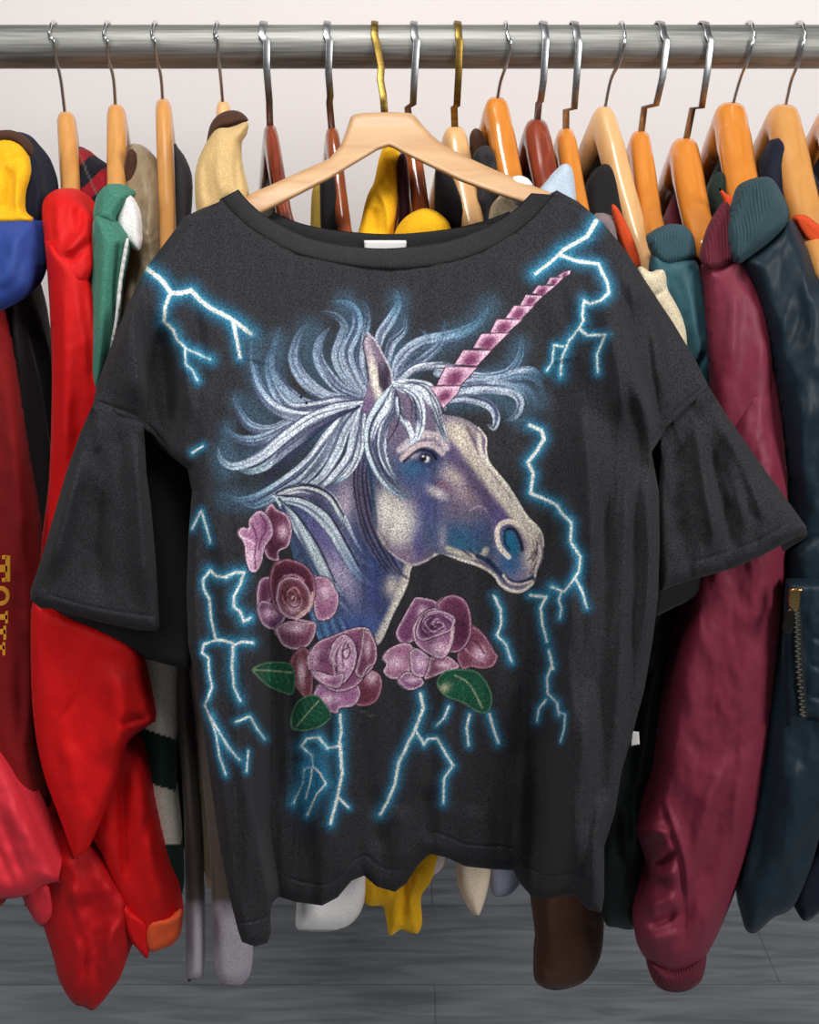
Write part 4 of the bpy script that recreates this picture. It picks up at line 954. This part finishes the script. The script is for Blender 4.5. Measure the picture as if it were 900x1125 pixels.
sheet('rounded_top', [(430,275),(434,255),(444,240),(458,231),(470,229),(484,235),(495,249),(498,280),(464,290)], -.085, m_yel, g, T=.03, R=26, step=2)
g = garment('plum_jacket', h8, 'dark plum jacket beside the dark brown hanger arm', 'jacket'); g.location = h8['H'] + np.array([-.01, 0, 0])
sheet('front', [(436,178),(446,172),(450,220),(448,280),(434,280),(438,230)], -.05, cloth('plum_cotton', (52, 22, 36)), g, T=.012, R=7, step=2)
g = garment('cream_shirt', h9, 'cream shirt with only its pointed end showing below the black hem', 'shirt')
body(g, h9, m_black, .64, .024)
sheet('sleeve_end', [(505,920),(542,920),(540,955),(534,985),(526,1006),(518,1002),(508,985),(502,962)], -.145, cloth('cream_cotton', (226, 206, 180)), g, T=.018, R=12, step=2)
sheet('front', [(478,190),(486,182),(500,200),(516,250),(520,300),(500,310),(480,270)], -.055, m_black, g, T=.014, R=9, step=2)
g = garment('grey_t_shirt', h9, 'small pale grey shirt hem right of the yellow one', 'shirt'); g.location = h9['H'] + np.array([-.02, 0, 0])
sheet('hem', [(456,915),(494,915),(492,944),(484,957),(470,963),(458,955)], -.13, cloth('pale_pink_grey', (206, 192, 190)), g, T=.016, R=10, step=2)
g = garment('camel_coat', h10, 'dark coat with a camel and cream collar under the broad honey hanger', 'coat')
body(g, h10, m_dkgrey, .64, .024)
sheet('collar', [(516,150),(522,141),(530,146),(536,165),(530,200),(520,190),(517,170)], -.0, m_dbrown, g, T=.012, R=7, step=1.6)
sheet('front', [(520,170),(536,160),(548,180),(556,220),(560,280),(530,290),(520,240),(524,200)], -.04, m_dkgrey, g, T=.014, R=9, step=2, noise=(.004,10))
sheet('lapel', [(538,232),(548,216),(560,206),(580,220),(580,262),(540,268)], -.10, m_cream, g, T=.01, R=8, step=2)
sheet('shoulder_pad', [(556,200),(568,193),(580,196),(586,206),(582,222),(566,226),(556,214)], -.125, m_white, g, T=.014, R=10, step=1.6)
g = garment('grey_blue_shirt', h10, 'grey blue shirt hem just right of the cream tip below the black shirt', 'shirt'); g.location = h10['H'] + np.array([.02, 0, 0])
sheet('hem', [(536,925),(574,925),(573,962),(564,980),(550,985),(540,978)], -.135, m_lav, g, T=.016, R=12, step=2)
g = garment('corduroy_jacket', h11, 'dark brown corduroy jacket whose sleeve end hangs below the right hem of the black shirt', 'jacket')
body(g, h11, m_black, .6, .024)
sheet('sleeve', [(586,940),(664,930),(664,1000),(662,1040),(655,1062),(640,1080),(612,1088),(592,1082),(586,1068),(588,1030)], -.16, m_brown, g, T=.035, R=26, step=2.5, folds=[([(590,1062),(620,1068),(655,1050)],-.005,4),([(650,1010),(656,1040)],-.006,5),([(605,960),(600,1040)],.005,8)], noise=(.003,26))
g = garment('light_blue_shirt', h12, 'pale blue cotton shirt peaking up at the right end of the shirt collar', 'shirt')
body(g, h12, m_navy, .58, .026)
sheet('shoulder', [(588,222),(600,200),(612,186),(620,180),(628,184),(632,204),(634,240),(632,290),(592,290)], [(180,-.10),(290,-.13)], m_ltblue, g, T=.018, R=11, step=2)
g = garment('black_jacket', h12, 'black jacket with an orange strip in the gap left of the long light hanger', 'jacket'); g.location = h12['H'] + np.array([.03, 0, 0])
sheet('shoulder', [(644,210),(652,190),(664,180),(676,184),(690,210),(704,250),(716,300),(700,320),(660,300),(648,250)], [(180,-.03),(320,-.12)], m_black, g, T=.02, R=14, step=2)
sheet('orange_strip', [(672,228),(680,230),(696,262),(704,290),(696,296),(682,268)], -.15, m_orn2, g, T=.006, R=5, step=1.6)
g = garment('mauve_sweater', None, 'greyish mauve sweater shoulder tucked behind the right shirt shoulder', 'sweater'); g.location = P(668, 270, -.13)
sheet('shoulder', [(648,246),(654,236),(664,234),(675,240),(680,254),(682,280),(684,330),(652,330)], -.14, m_mauve, g, T=.018, R=11, step=2)
# dark jacket lower right of the shirt
g = garment('bomber_jacket', h14, 'black bomber jacket with small white label, between the black shirt and maroon jacket', 'jacket', 'nylon bomber jackets on the right')
body(g, h13, m_bnyl, .52, .028)
sheet('sleeve', [(655,640),(745,625),(752,660),(740,740),(728,800),(722,850),(712,880),(716,930),(712,960),(704,1010),(695,1021),(678,1019),(664,1012),(655,960),(650,800)], [(625,-.18),(1020,-.2)], m_bnyl, g, T=.035, R=26, step=3, folds=[([(728,680),(716,780),(704,860),(698,960)],.012,9),([(690,880),(686,960)],-.008,10),([(735,660),(705,700)],.006,6),([(730,720),(704,752)],-.006,6)], noise=(.006,26))
sheet('label', [(694,803),(702,804),(703,818),(693,820)], -.246, m_tagw, g, T=.001, R=2, step=1, curve=False)

# ---------------------------------------------------------------- garments, right side
g = garment('cream_sweater', h13, 'cream knitted sweater shoulder at the end of the long light wood hanger', 'sweater')
sheet('shoulder', [(700,300),(716,299),(728,296),(732,304),(734,318),(744,336),(752,356),(755,378),(752,400),(740,420),(700,400)], [(296,-.188),(400,-.192)], m_cream, g, T=.013, R=12, step=2, folds=[([(734,318),(720,324),(708,330)],-.003,3)])
g = garment('bomber_jacket', h14, 'blue teal nylon jacket between the cream sweater and the maroon jacket', 'jacket', 'nylon bomber jackets on the right')
body(g, h14, m_dteal, .52, .026)
sheet('collar', [(712,262),(720,254),(732,248),(744,246),(756,251),(763,263),(764,284),(748,290),(730,292),(718,282)], [(246,-.150),(290,-.172)], m_tealrib, g, T=.018, R=11, step=2)
sheet('sleeve', [(716,284),(735,284),(762,284),(772,310),(780,350),(785,395),(783,430),(800,520),(760,560),(730,460),(716,360)], [(284,-.165),(560,-.17)], m_teal, g, T=.02, R=18, step=2.5, folds=[([(750,292),(762,350),(764,410)],.006,8),([(776,360),(766,395),(756,420)],.006,5),([(776,385),(760,412)],-.006,4)], noise=(.004,20))
g = garment('bomber_jacket', h15, 'maroon nylon bomber jacket with its long sleeve hanging to a ribbed cuff', 'jacket', 'nylon bomber jackets on the right')
body(g, h15, m_maroon, .52, .028)
sheet('collar', [(774,268),(780,250),(790,232),(798,222),(803,230),(808,256),(812,282),(798,292),(778,296),(771,284)], [(222,-.15),(290,-.20)], m_marrib, g, T=.014, R=9, step=1.8)
sheet('shoulder', [(774,294),(790,290),(806,280),(815,276),(828,296),(840,330),(848,370),(850,420),(850,520),(800,560),(786,480),(782,400),(776,330)], [(276,-.17),(400,-.2),(560,-.2)], m_maroon, g, T=.024, R=18, step=2.5, folds=[([(806,286),(818,310),(842,345)],-.004,3),([(800,300),(806,340),(802,420)],.006,8)], noise=(.003,30))
sheet('sleeve', [(806,440),(826,380),(840,340),(848,350),(856,400),(862,470),(867,540),(866,610),(858,690),(846,800),(834,890),(818,950),(796,1010),(776,1050),(760,1064),(735,1068),(714,1058),(700,1036),(697,1008),(704,985),(712,960),(706,935),(700,915),(706,900),(716,876),(722,850),(730,790),(744,710),(758,650),(770,560),(790,500)], [(340,-.150),(400,-.168),(470,-.19),(600,-.225),(1060,-.24)], m_maroon, g, T=.045, R=34, step=2.5,
      folds=[([(722,868),(736,910),(748,950),(752,1000),(752,1050)],-.006,3),([(727,868),(741,910),(753,950),(757,1000)],.004,3),([(704,916),(722,912),(738,920)],.010,6),([(712,948),(728,948),(744,934)],-.012,6),([(708,960),(730,962),(748,955)],.008,6),([(704,996),(726,992),(748,985)],.010,7),([(706,1016),(728,1012),(748,1000)],-.010,5),([(702,1035),(730,1030),(752,1022)],.006,5),
             ([(806,820),(780,880),(768,930),(762,960)],.010,9),([(830,760),(790,900),(772,1000)],-.006,12),([(850,560),(826,700),(800,820)],.005,22),([(780,930),(760,985),(756,1030)],-.006,6),([(862,500),(836,530),(810,520)],.005,8)], noise=(.007,34))
sheet('cuff', [(711,1052),(740,1062),(774,1046),(773,1072),(764,1084),(748,1090),(730,1088),(718,1078)], -.235, m_marrib, g, T=.03, R=16, step=1.8)

g = garment('orange_lined_jacket', h17, 'navy jacket with an orange lining strip at the right edge', 'jacket')
body(g, h17, m_navy, .5, .03)
sheet('shoulder', [(838,190),(846,160),(858,150),(880,170),(920,240),(930,330),(880,330),(850,260)], [(150,-.02),(330,-.14)], m_navy, g, T=.02, R=14, step=2.5)
sheet('lining', [(872,240),(884,236),(904,250),(925,268),(925,290),(900,275),(884,262)], -.155, m_orn2, g, T=.008, R=6, step=2)
g = garment('dark_green_jacket', h15, 'dark green jacket with thin orange edge, between the maroon and dark teal jackets', 'jacket'); g.location = h15['H'] + np.array([.03, 0, 0])
sheet('shoulder', [(782,215),(786,196),(796,188),(812,200),(826,224),(836,280),(830,340),(806,300),(790,250)], [(188,-.04),(340,-.12)], cloth('bottle_green', (30, 48, 40)), g, T=.02, R=12, step=2)
sheet('orange_edge', [(790,206),(800,214),(812,220),(811,232),(800,230),(794,218)], -.1, m_orn2, g, T=.004, R=3, step=1.5)

g = garment('bomber_jacket', h16, 'dark teal nylon bomber jacket with a zipped sleeve pocket at the right edge', 'jacket', 'nylon bomber jackets on the right')
body(g, h16, m_dteal, .45, .03)
sheet('collar', [(800,250),(808,226),(815,206),(826,198),(842,194),(852,200),(860,214),(867,230),(864,248),(848,264),(830,278),(812,290),(803,280)], [(194,-.15),(280,-.205)], m_dtealrib, g, T=.022, R=13, step=2, folds=[([(852,204),(842,235),(816,268)],.006,9),([(830,200),(820,230),(806,256)],-.005,6)])
sheet('shoulder', [(808,282),(826,272),(850,254),(866,240),(874,246),(886,270),(900,300),(925,350),(925,640),(866,640),(868,560),(862,480),(850,400),(832,330)], [(240,-.16),(400,-.2),(640,-.2)], m_dteal, g, T=.04, R=30, step=3, folds=[([(868,246),(884,290),(892,360)],.008,9),([(905,420),(878,480),(872,560)],.01,14),([(900,300),(880,350),(862,400)],-.008,12)], noise=(.006,36))
sheet('sleeve', [(868,600),(925,600),(925,860),(905,905),(892,950),(872,996),(850,1008),(832,1024),(820,1022),(814,1000),(812,970),(822,920),(836,850),(846,780),(858,700),(864,640)], [(600,-.225),(1020,-.235)], m_dteal, g, T=.04, R=30, step=3, folds=[([(858,760),(840,860),(826,980)],-.010,12),([(880,820),(868,900),(850,980)],.012,14),([(900,900),(878,960)],-.008,10)], noise=(.008,32))
sheet('pocket_flap', [(866,640),(925,640),(925,800),(888,790),(864,800),(862,720)], -.27, m_dteal, g, T=.012, R=8, step=2.5, folds=[([(884,660),(896,700),(892,780)],.004,6),([(890,700),(915,705)],-.003,3),([(890,730),(915,738)],-.003,3),([(890,765),(915,770)],-.003,3)], noise=(.003,14), curve=False)
zp = [(875,668),(876,700),(878,740),(882,786)]
zc = catmull(zp, 12)
z = sheet('zipper', [(872,666),(880,666),(882,700),(884,740),(888,788),(879,788),(875,740),(872,700)], -.286, m_bnyl, g, T=.002, R=2, step=1.2, curve=False)
V = []; F_ = []
LL = np.linspace(0, len(zc) - 1, 44)
for i, l in enumerate(LL):
    c = zc[int(l)] if int(l) == l else zc[int(l)] * (1 - l % 1) + zc[min(int(l) + 1, len(zc) - 1)] * (l % 1)
    c3 = P(c[0] + (1 if i % 2 else -1), c[1], -.292); b0 = len(V)
    for sx in (-1, 1):
        for sy in (-1, 1):
            for sz in (-1, 1): V.append((c3[0] + sx * .0022, c3[1] + sy * .0012, c3[2] + sz * .0010))
    for f in ((0,1,3,2),(4,6,7,5),(0,4,5,1),(2,3,7,6),(0,2,6,4),(1,5,7,3)): F_.append(tuple(b0 + a for a in f))
linkt('teeth', V, F_, m_steel, z, False)
c3 = P(873, 656, -.294)
sheet('slider', [(868,648),(878,646),(880,652),(878,670),(871,672),(866,664)], -.296, m_brass, z, T=.003, R=3, step=1)
tube('top_stop', [P(876, 650, -.3), P(881, 647, -.3)], .0022, m_brass, z, n=8)
sheet('pull_tab', [(862,676),(868,668),(873,676),(872,692),(864,698),(859,690)], -.300, metal('dark_metal', (70, 66, 62), .3), z, T=.002, R=3, step=1)
g = garment('navy_coat', h18, 'navy coat whose lower corner shows at the bottom right edge', 'coat')
body(g, h18, m_navy, .5, .03)
sheet('corner', [(872,985),(890,940),(925,900),(925,990),(905,1000),(886,1012),(876,1002)], -.19, m_navy, g, T=.02, R=14, step=2.5)
# ---------------------------------------------------------------- the black printed t-shirt on its pale hanger
hr = thing('clothes_hanger', P(420, 125, -.06), 'pale raw wood hanger with brass hook holding the black unicorn t-shirt', 'clothes hanger', 'wooden clothes hangers on the rail')
yh = yinterp([(120,-.062),(160,-.10),(235,-.165)])
sheet('arms', [(385,129),(388,126),(400,124),(430,123),(450,124),(456,127),(464,137),(474,148),(486,158),(510,171),(545,187),(583,203),(612,214),(618,226),(606,234),(570,222),(540,212),(505,199),(470,182),(445,170),(432,163),(427,161),(415,165),(395,177),(360,198),(325,216),(295,231),(270,244),(252,250),(246,238),(256,224),(277,212),(300,202),(335,186),(362,174),(374,160),(380,145)], yh, WD['pale'], hr, T=.007, R=5, step=1.6, curve=False)
hp = hook_points((412, 26), [(414, 48), (419, 74), (418, 88), (421, 104), (423, 128)], [-.0268, -.032, -.040, -.048, -.058])
tube('hook', hp, .004, m_gold, hr, n=12, flat=(.0042, .0014))

m_tee = cloth('washed_black_jersey', (47, 46, 49), rough=.95, sheen=.2, grain=700, gstr=.5, wrinkle=.08, wscale=30, attr='print', var=.3, spec=.15)
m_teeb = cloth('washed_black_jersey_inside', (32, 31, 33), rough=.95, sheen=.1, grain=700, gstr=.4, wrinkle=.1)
m_rib = cloth('washed_black_rib', (46, 45, 47), rough=.92, sheen=.08, grain=800, gstr=.5, wrinkle=.03, var=.2)
tee = thing('t_shirt', P(430, 240, -.15), 'large black t-shirt printed with a unicorn, roses and blue lightning, in front', 't-shirt')
yt_tab = [(200,-.150),(215,-.155),(250,-.172),(300,-.200),(380,-.245),(460,-.275),(560,-.296),(640,-.302),(720,-.298),(860,-.286),(1035,-.268)]
YT = yinterp(yt_tab)
YC = yinterp([(480,-.280),(540,-.288),(700,-.276),(860,-.258),(1035,-.240)]); YS = yinterp([(480,-.280),(560,-.296),(700,-.315),(860,-.328),(1035,-.338)])
def yt(X, Y):
    b = YT(X, Y)
    k = smooth((Y - 380) / 200)
    b = b + .022 * k * smooth((np.abs(X - 450) - 60) / -200 + 1) * 0
    # the middle sinks back a little between the folds of both sides
    m_ = smooth((X - 281 - 12 * smooth((Y - 900) / 100)) / 16) * smooth((632 - X) / 50) * smooth((Y - 500) / 60)
    b = b + m_ * (YC(X, Y) - b) + (1 - m_) * (YS(X, Y) - b) * smooth((Y - 480) / 40)  - .008 * fbm((X + 25 * vnoise(X / 90, Y / 160)) / 22, Y / 420, 2) * smooth((Y - 330) / 260)
    # hem waves
    b = b - .010 * smooth((Y - 780) / 200) * np.sin((X - 300) / 27.0) * smooth((X - 285) / 20)
    # the strip between shoulder fold and sleeve lies further back
    b = b + .022 * smooth((X - 690 - (Y - 300) * .12) / 16) * smooth((Y - 290) / 60) * smooth((560 - Y) / 30 + 1)
    b = b + .026 * smooth((206 - X) / 26) * smooth((X - 150) / 14) * smooth((Y - 330) / 90)
    return b
torso = [(240,222),(222,229),(203,238),(185,262),(162,292),(140,335),(120,385),(106,425),(102,446),(128,455),(157,468),(176,492),(206,515),(211,540),(207,590),(205,650),(207,710),(214,742),(222,790),(230,850),(240,920),(252,985),(262,1024),(266,1035),(280,1040),(294,1036),(298,1024),(297,1008),(299,992),(306,985),(325,991),(354,995),(371,986),(386,968),(400,962),(414,974),(434,980),(447,970),(459,951),(472,938),(490,942),(512,952),(540,955),(564,956),(572,971),(584,985),(600,988),(618,984),(632,984),(646,999),(661,1003),(664,985),(664,930),(676,892),(683,848),(696,803),(708,758),(717,706),(723,658),(725,600),(724,540),(716,497),(734,468),(756,446),(780,427),(764,395),(740,355),(714,315),(688,276),(662,244),(636,222),(612,209),(606,212),(578,243),(543,267),(500,284),(440,292),(380,288),(330,277),(300,264),(275,249),(256,232),(244,218)]
torso = np.array(torso, float)
folds = [
 ([(652,270),(672,330),(688,390),(706,450),(716,500)], .034, 26, 8), ([(676,285),(705,330),(722,390),(728,460)], .018, 12, 10), ([(640,262),(664,300),(682,345)], -.008, 9),
 ([(620,330),(612,420),(604,520),(600,700)], -.016, 22), ([(645,420),(652,520),(655,640),(650,760)], .006, 14), ([(672,540),(674,640),(668,740)], .004, 9), ([(690,560),(692,660),(682,760)], -.004, 8),
 ([(640,740),(640,840),(634,900),(640,990)], .024, 15, 16), ([(665,860),(655,920),(652,1000)], .016, 8, 8), ([(600,760),(596,850),(600,985)], -.012, 14), ([(575,820),(572,900),(574,968)], .008, 12),
 ([(150,300),(146,350),(150,400),(158,466)], .030, 22, 7), ([(172,330),(176,390),(186,450),(196,500)], -.014, 12), ([(192,345),(204,400),(212,470)], .010, 9, 7), ([(208,330),(222,380),(226,440)], -.008, 8), ([(232,370),(230,450),(228,540),(232,620)], .010, 13),
 ([(214,600),(216,680),(228,760),(240,840),(262,960)], .008, 10, 18), ([(279,600),(281,660),(279,740),(274,800),(272,850),(280,920),(290,975),(298,1030)], .016, 26, 4), ([(256,690),(260,760),(262,820),(272,880),(280,930)], .007, 9, 3),
 ([(300,600),(300,760),(312,900),(318,980)], -.014, 20), ([(360,800),(362,900),(368,984)], .006, 16), ([(412,860),(414,940)], -.008, 10), ([(440,880),(438,960)], .008, 12), ([(470,860),(472,930)], -.008, 12), ([(520,880),(524,950)], .006, 16),
 ([(330,300),(300,340),(280,400)], .003, 14), ([(540,290),(600,330),(620,400)], .003, 14), ([(560,300),(590,350),(590,450)], -.004, 14),
 ([(705,500),(712,580),(712,660),(698,740)], .010, 7, 9), ([(684,500),(688,580),(690,660),(680,760),(672,860)], .012, 9, 7), ([(662,520),(668,620),(664,720)], -.008, 7), ([(640,440),(648,540),(646,640)], .009, 10, 8), ([(618,520),(626,620),(628,720)], .006, 9, 8),
 ([(240,560),(250,640),(252,720)], .008, 10, 7), ([(226,620),(228,700),(234,790)], -.006, 7), ([(690,420),(700,480),(704,540)], -.010, 9), ([(660,330),(676,400),(684,470)], .010, 10, 7), ([(626,300),(640,360),(646,430)], .008, 11, 8),
 ([(566,520),(570,640),(562,760)], -.006, 16), ([(540,560),(544,700)], .004, 14),
]
# stitched hem line and shoulder seams are narrow grooves
hemline = [(309,962),(328,968),(356,972),(374,963),(388,946),(402,940),(416,951),(434,956),(447,946),(460,928),(474,915),(492,919),(514,928),(564,932),(578,950),(602,963),(632,960),(660,978)]
folds += [(hemline, -.0016, 1.6), ([(246,1008),(270,1014),(297,1006)], -.0016, 1.6), ([(104,440),(130,449),(157,461),(190,500)], -.002, 2), ([(778,421),(755,440),(733,461),(716,489)], -.002, 2),
          ([(600,212),(640,232)], -.0015, 1.5)]
SEAMS = [np.array([(98,440),(128,455),(157,468)], float), np.array([(784,424),(756,446),(734,468),(714,499)], float), np.array([(610,208),(578,243),(543,267),(500,284),(440,292),(380,288),(330,277),(300,264),(275,249),(244,218)], float)]
def dropt(X, Y):
    k = np.ones(X.shape); m = Y < 520
    for s_, lo in zip(SEAMS, (.12, .12, .3)):
        d = near(X[m], Y[m], s_)[0]; k[m] = np.minimum(k[m], lo + (1 - lo) * smooth((d - 4) / 16))
    return k
sheet('torso_front', torso, yt, m_tee, tee, T=.016, R=13, step=1.0, folds=folds, noise=(.0024, 22), nst=7.0, curve=False, back=False, colfn=inkcolor, dropf=dropt)
inset = [(262,250),(200,262),(150,330),(112,430),(160,500),(214,560),(212,700),(222,790),(240,920),(262,1005),(288,1005),(298,945),(380,948),(410,945),(470,920),(520,930),(600,950),(660,955),(676,860),(704,760),(716,650),(716,500),(765,430),(720,340),(680,280),(640,236),(610,224),(570,236),(540,246),(500,252),(460,256),(420,258),(370,255),(335,248),(300,236)]
sheet('torso_back', inset, [(220,-.135),(300,-.155),(380,-.19),(460,-.215),(560,-.235),(1010,-.235)], m_teeb, tee, T=.006, R=8, step=4, curve=False)
ribbon('collar', [(262,208),(272,220),(290,236),(320,253),(352,265),(400,272),(440,272),(490,265),(532,250),(562,233),(584,212)], [(241,219),(254,234),(274,252),(300,268),(330,281),(380,292),(440,296),(500,288),(545,270),(580,246),(610,214)], [-.168,-.186,-.198,-.186,-.168], [-.172,-.203,-.215,-.203,-.172], m_rib, tee, bulge=.006, ribs=150, rib=.0006, n=620)
ribbon('back_collar', [(300,232),(330,245),(370,253),(430,257),(490,252),(530,243),(560,232)], [(296,240),(330,262),(370,272),(430,278),(490,272),(530,258),(562,242)], [-.136,-.134,-.136], [-.14,-.14,-.14], m_teeb, tee, bulge=.004, ribs=90, rib=.0005, n=360)
sheet('neck_label', [(400,264),(447,264),(446,282),(401,282)], -.158, m_tagw, tee, T=.001, R=1.5, step=2, curve=False)
# sleeves
slL = [(102,444),(128,452),(158,466),(161,520),(166,557),(170,600),(173,640),(176,694),(150,692),(112,684),(80,676),(56,669),(44,668),(34,660),(33,650),(44,618),(58,570),(74,515),(88,476)]
sheet('sleeve', slL, [(444,-.268),(560,-.286),(700,-.296)], m_tee, tee, T=.018, R=15, step=1.6, curve=False, back=False,
      folds=[([(92,490),(72,570),(52,650)], .016, 14, 9), ([(116,470),(112,560),(100,660)], -.004, 12), ([(150,470),(154,560),(162,680)], .016, 12, 8), ([(110,520),(104,600),(112,672)], -.012, 14), ([(128,462),(134,500),(140,560)], -.004, 8), ([(112,462),(106,500)], .004, 5), ([(50,652),(90,664),(130,672),(174,678)], -.0016, 1.6)], noise=(.002, 26), dropf=dropt, colfn=lambda X, Y: np.zeros((len(X), 4)))
sheet('sleeve_underside', [(150,462),(192,502),(214,530),(212,600),(210,736),(182,730),(150,720),(118,706),(84,688),(60,668),(60,620),(110,500)], [(460,-.225),(736,-.245)], m_teeb, tee, T=.010, R=10, step=3, curve=False)
slR = [(780,426),(796,452),(818,484),(842,518),(864,548),(880,570),(887,580),(880,588),(860,598),(838,610),(812,622),(787,630),(772,634),(757,638),(740,644),(725,650),(724,560),(726,480),(750,448)]
sheet('sleeve', slR, [(426,-.236),(500,-.25),(560,-.275),(650,-.28)], m_tee, tee, T=.018, R=13, step=1.6, curve=False, back=False,
      folds=[([(762,452),(772,520),(790,620)], .013, 7, 9), ([(790,452),(820,520),(850,590)], .009, 7, 8), ([(776,470),(792,540),(806,616)], -.008, 5), ([(744,470),(746,560),(750,636)], -.010, 14), ([(780,450),(806,520),(824,600)], .005, 8), ([(790,470),(800,540)], -.004, 6), ([(800,540),(812,610)], -.005, 6), ([(830,540),(840,600)], .004, 8), ([(757,618),(790,609),(836,592),(872,570)], -.0016, 1.6)], noise=(.004, 20), dropf=dropt, colfn=lambda X, Y: np.zeros((len(X), 4)))
sheet('sleeve_underside', [(716,490),(760,470),(840,560),(888,582),(888,592),(868,602),(840,622),(812,638),(784,652),(757,661),(740,668),(716,680)], [(460,-.225),(680,-.25)], m_teeb, tee, T=.012, R=10, step=3, curve=False)

# ---------------------------------------------------------------- light
def area(name, loc, target, size, energy, col, sy=None):
    d = bpy.data.lights.new(name, 'AREA'); d.energy = energy; d.color = col; d.shape = 'RECTANGLE'; d.size = size; d.size_y = sy or size
    o = bpy.data.objects.new(name, d); COL.objects.link(o); o.location = loc
    o.rotation_euler = (Vector(target) - Vector(loc)).to_track_quat('-Z', 'Y').to_euler(); return o
area('ceiling_light', (-.1, -.95, 2.9), (0, .0, 1.2), 0.6, 27, (1.0, .985, .965), 0.5)
area('window_light_left', (-1.9, -1.9, 2.35), (0, .1, 1.1), 0.8, 22, (1.0, .985, .97), 1.1)
area('window_light_right', (2.1, -1.9, 2.0), (0.1, .1, 1.0), 0.8, 52, (1.0, .985, .97), 1.1)
w = bpy.data.worlds.new('world'); scene.world = w; w.use_nodes = True
bg = w.node_tree.nodes['Background']; bg.inputs[0].default_value = (.86, .88, .92, 1); bg.inputs[1].default_value = .12
scene.view_settings.view_transform = 'Standard'; scene.view_settings.look = 'None'; scene.view_settings.exposure = 0.0; scene.view_settings.gamma = 1.0
scene.view_settings.use_curve_mapping = False
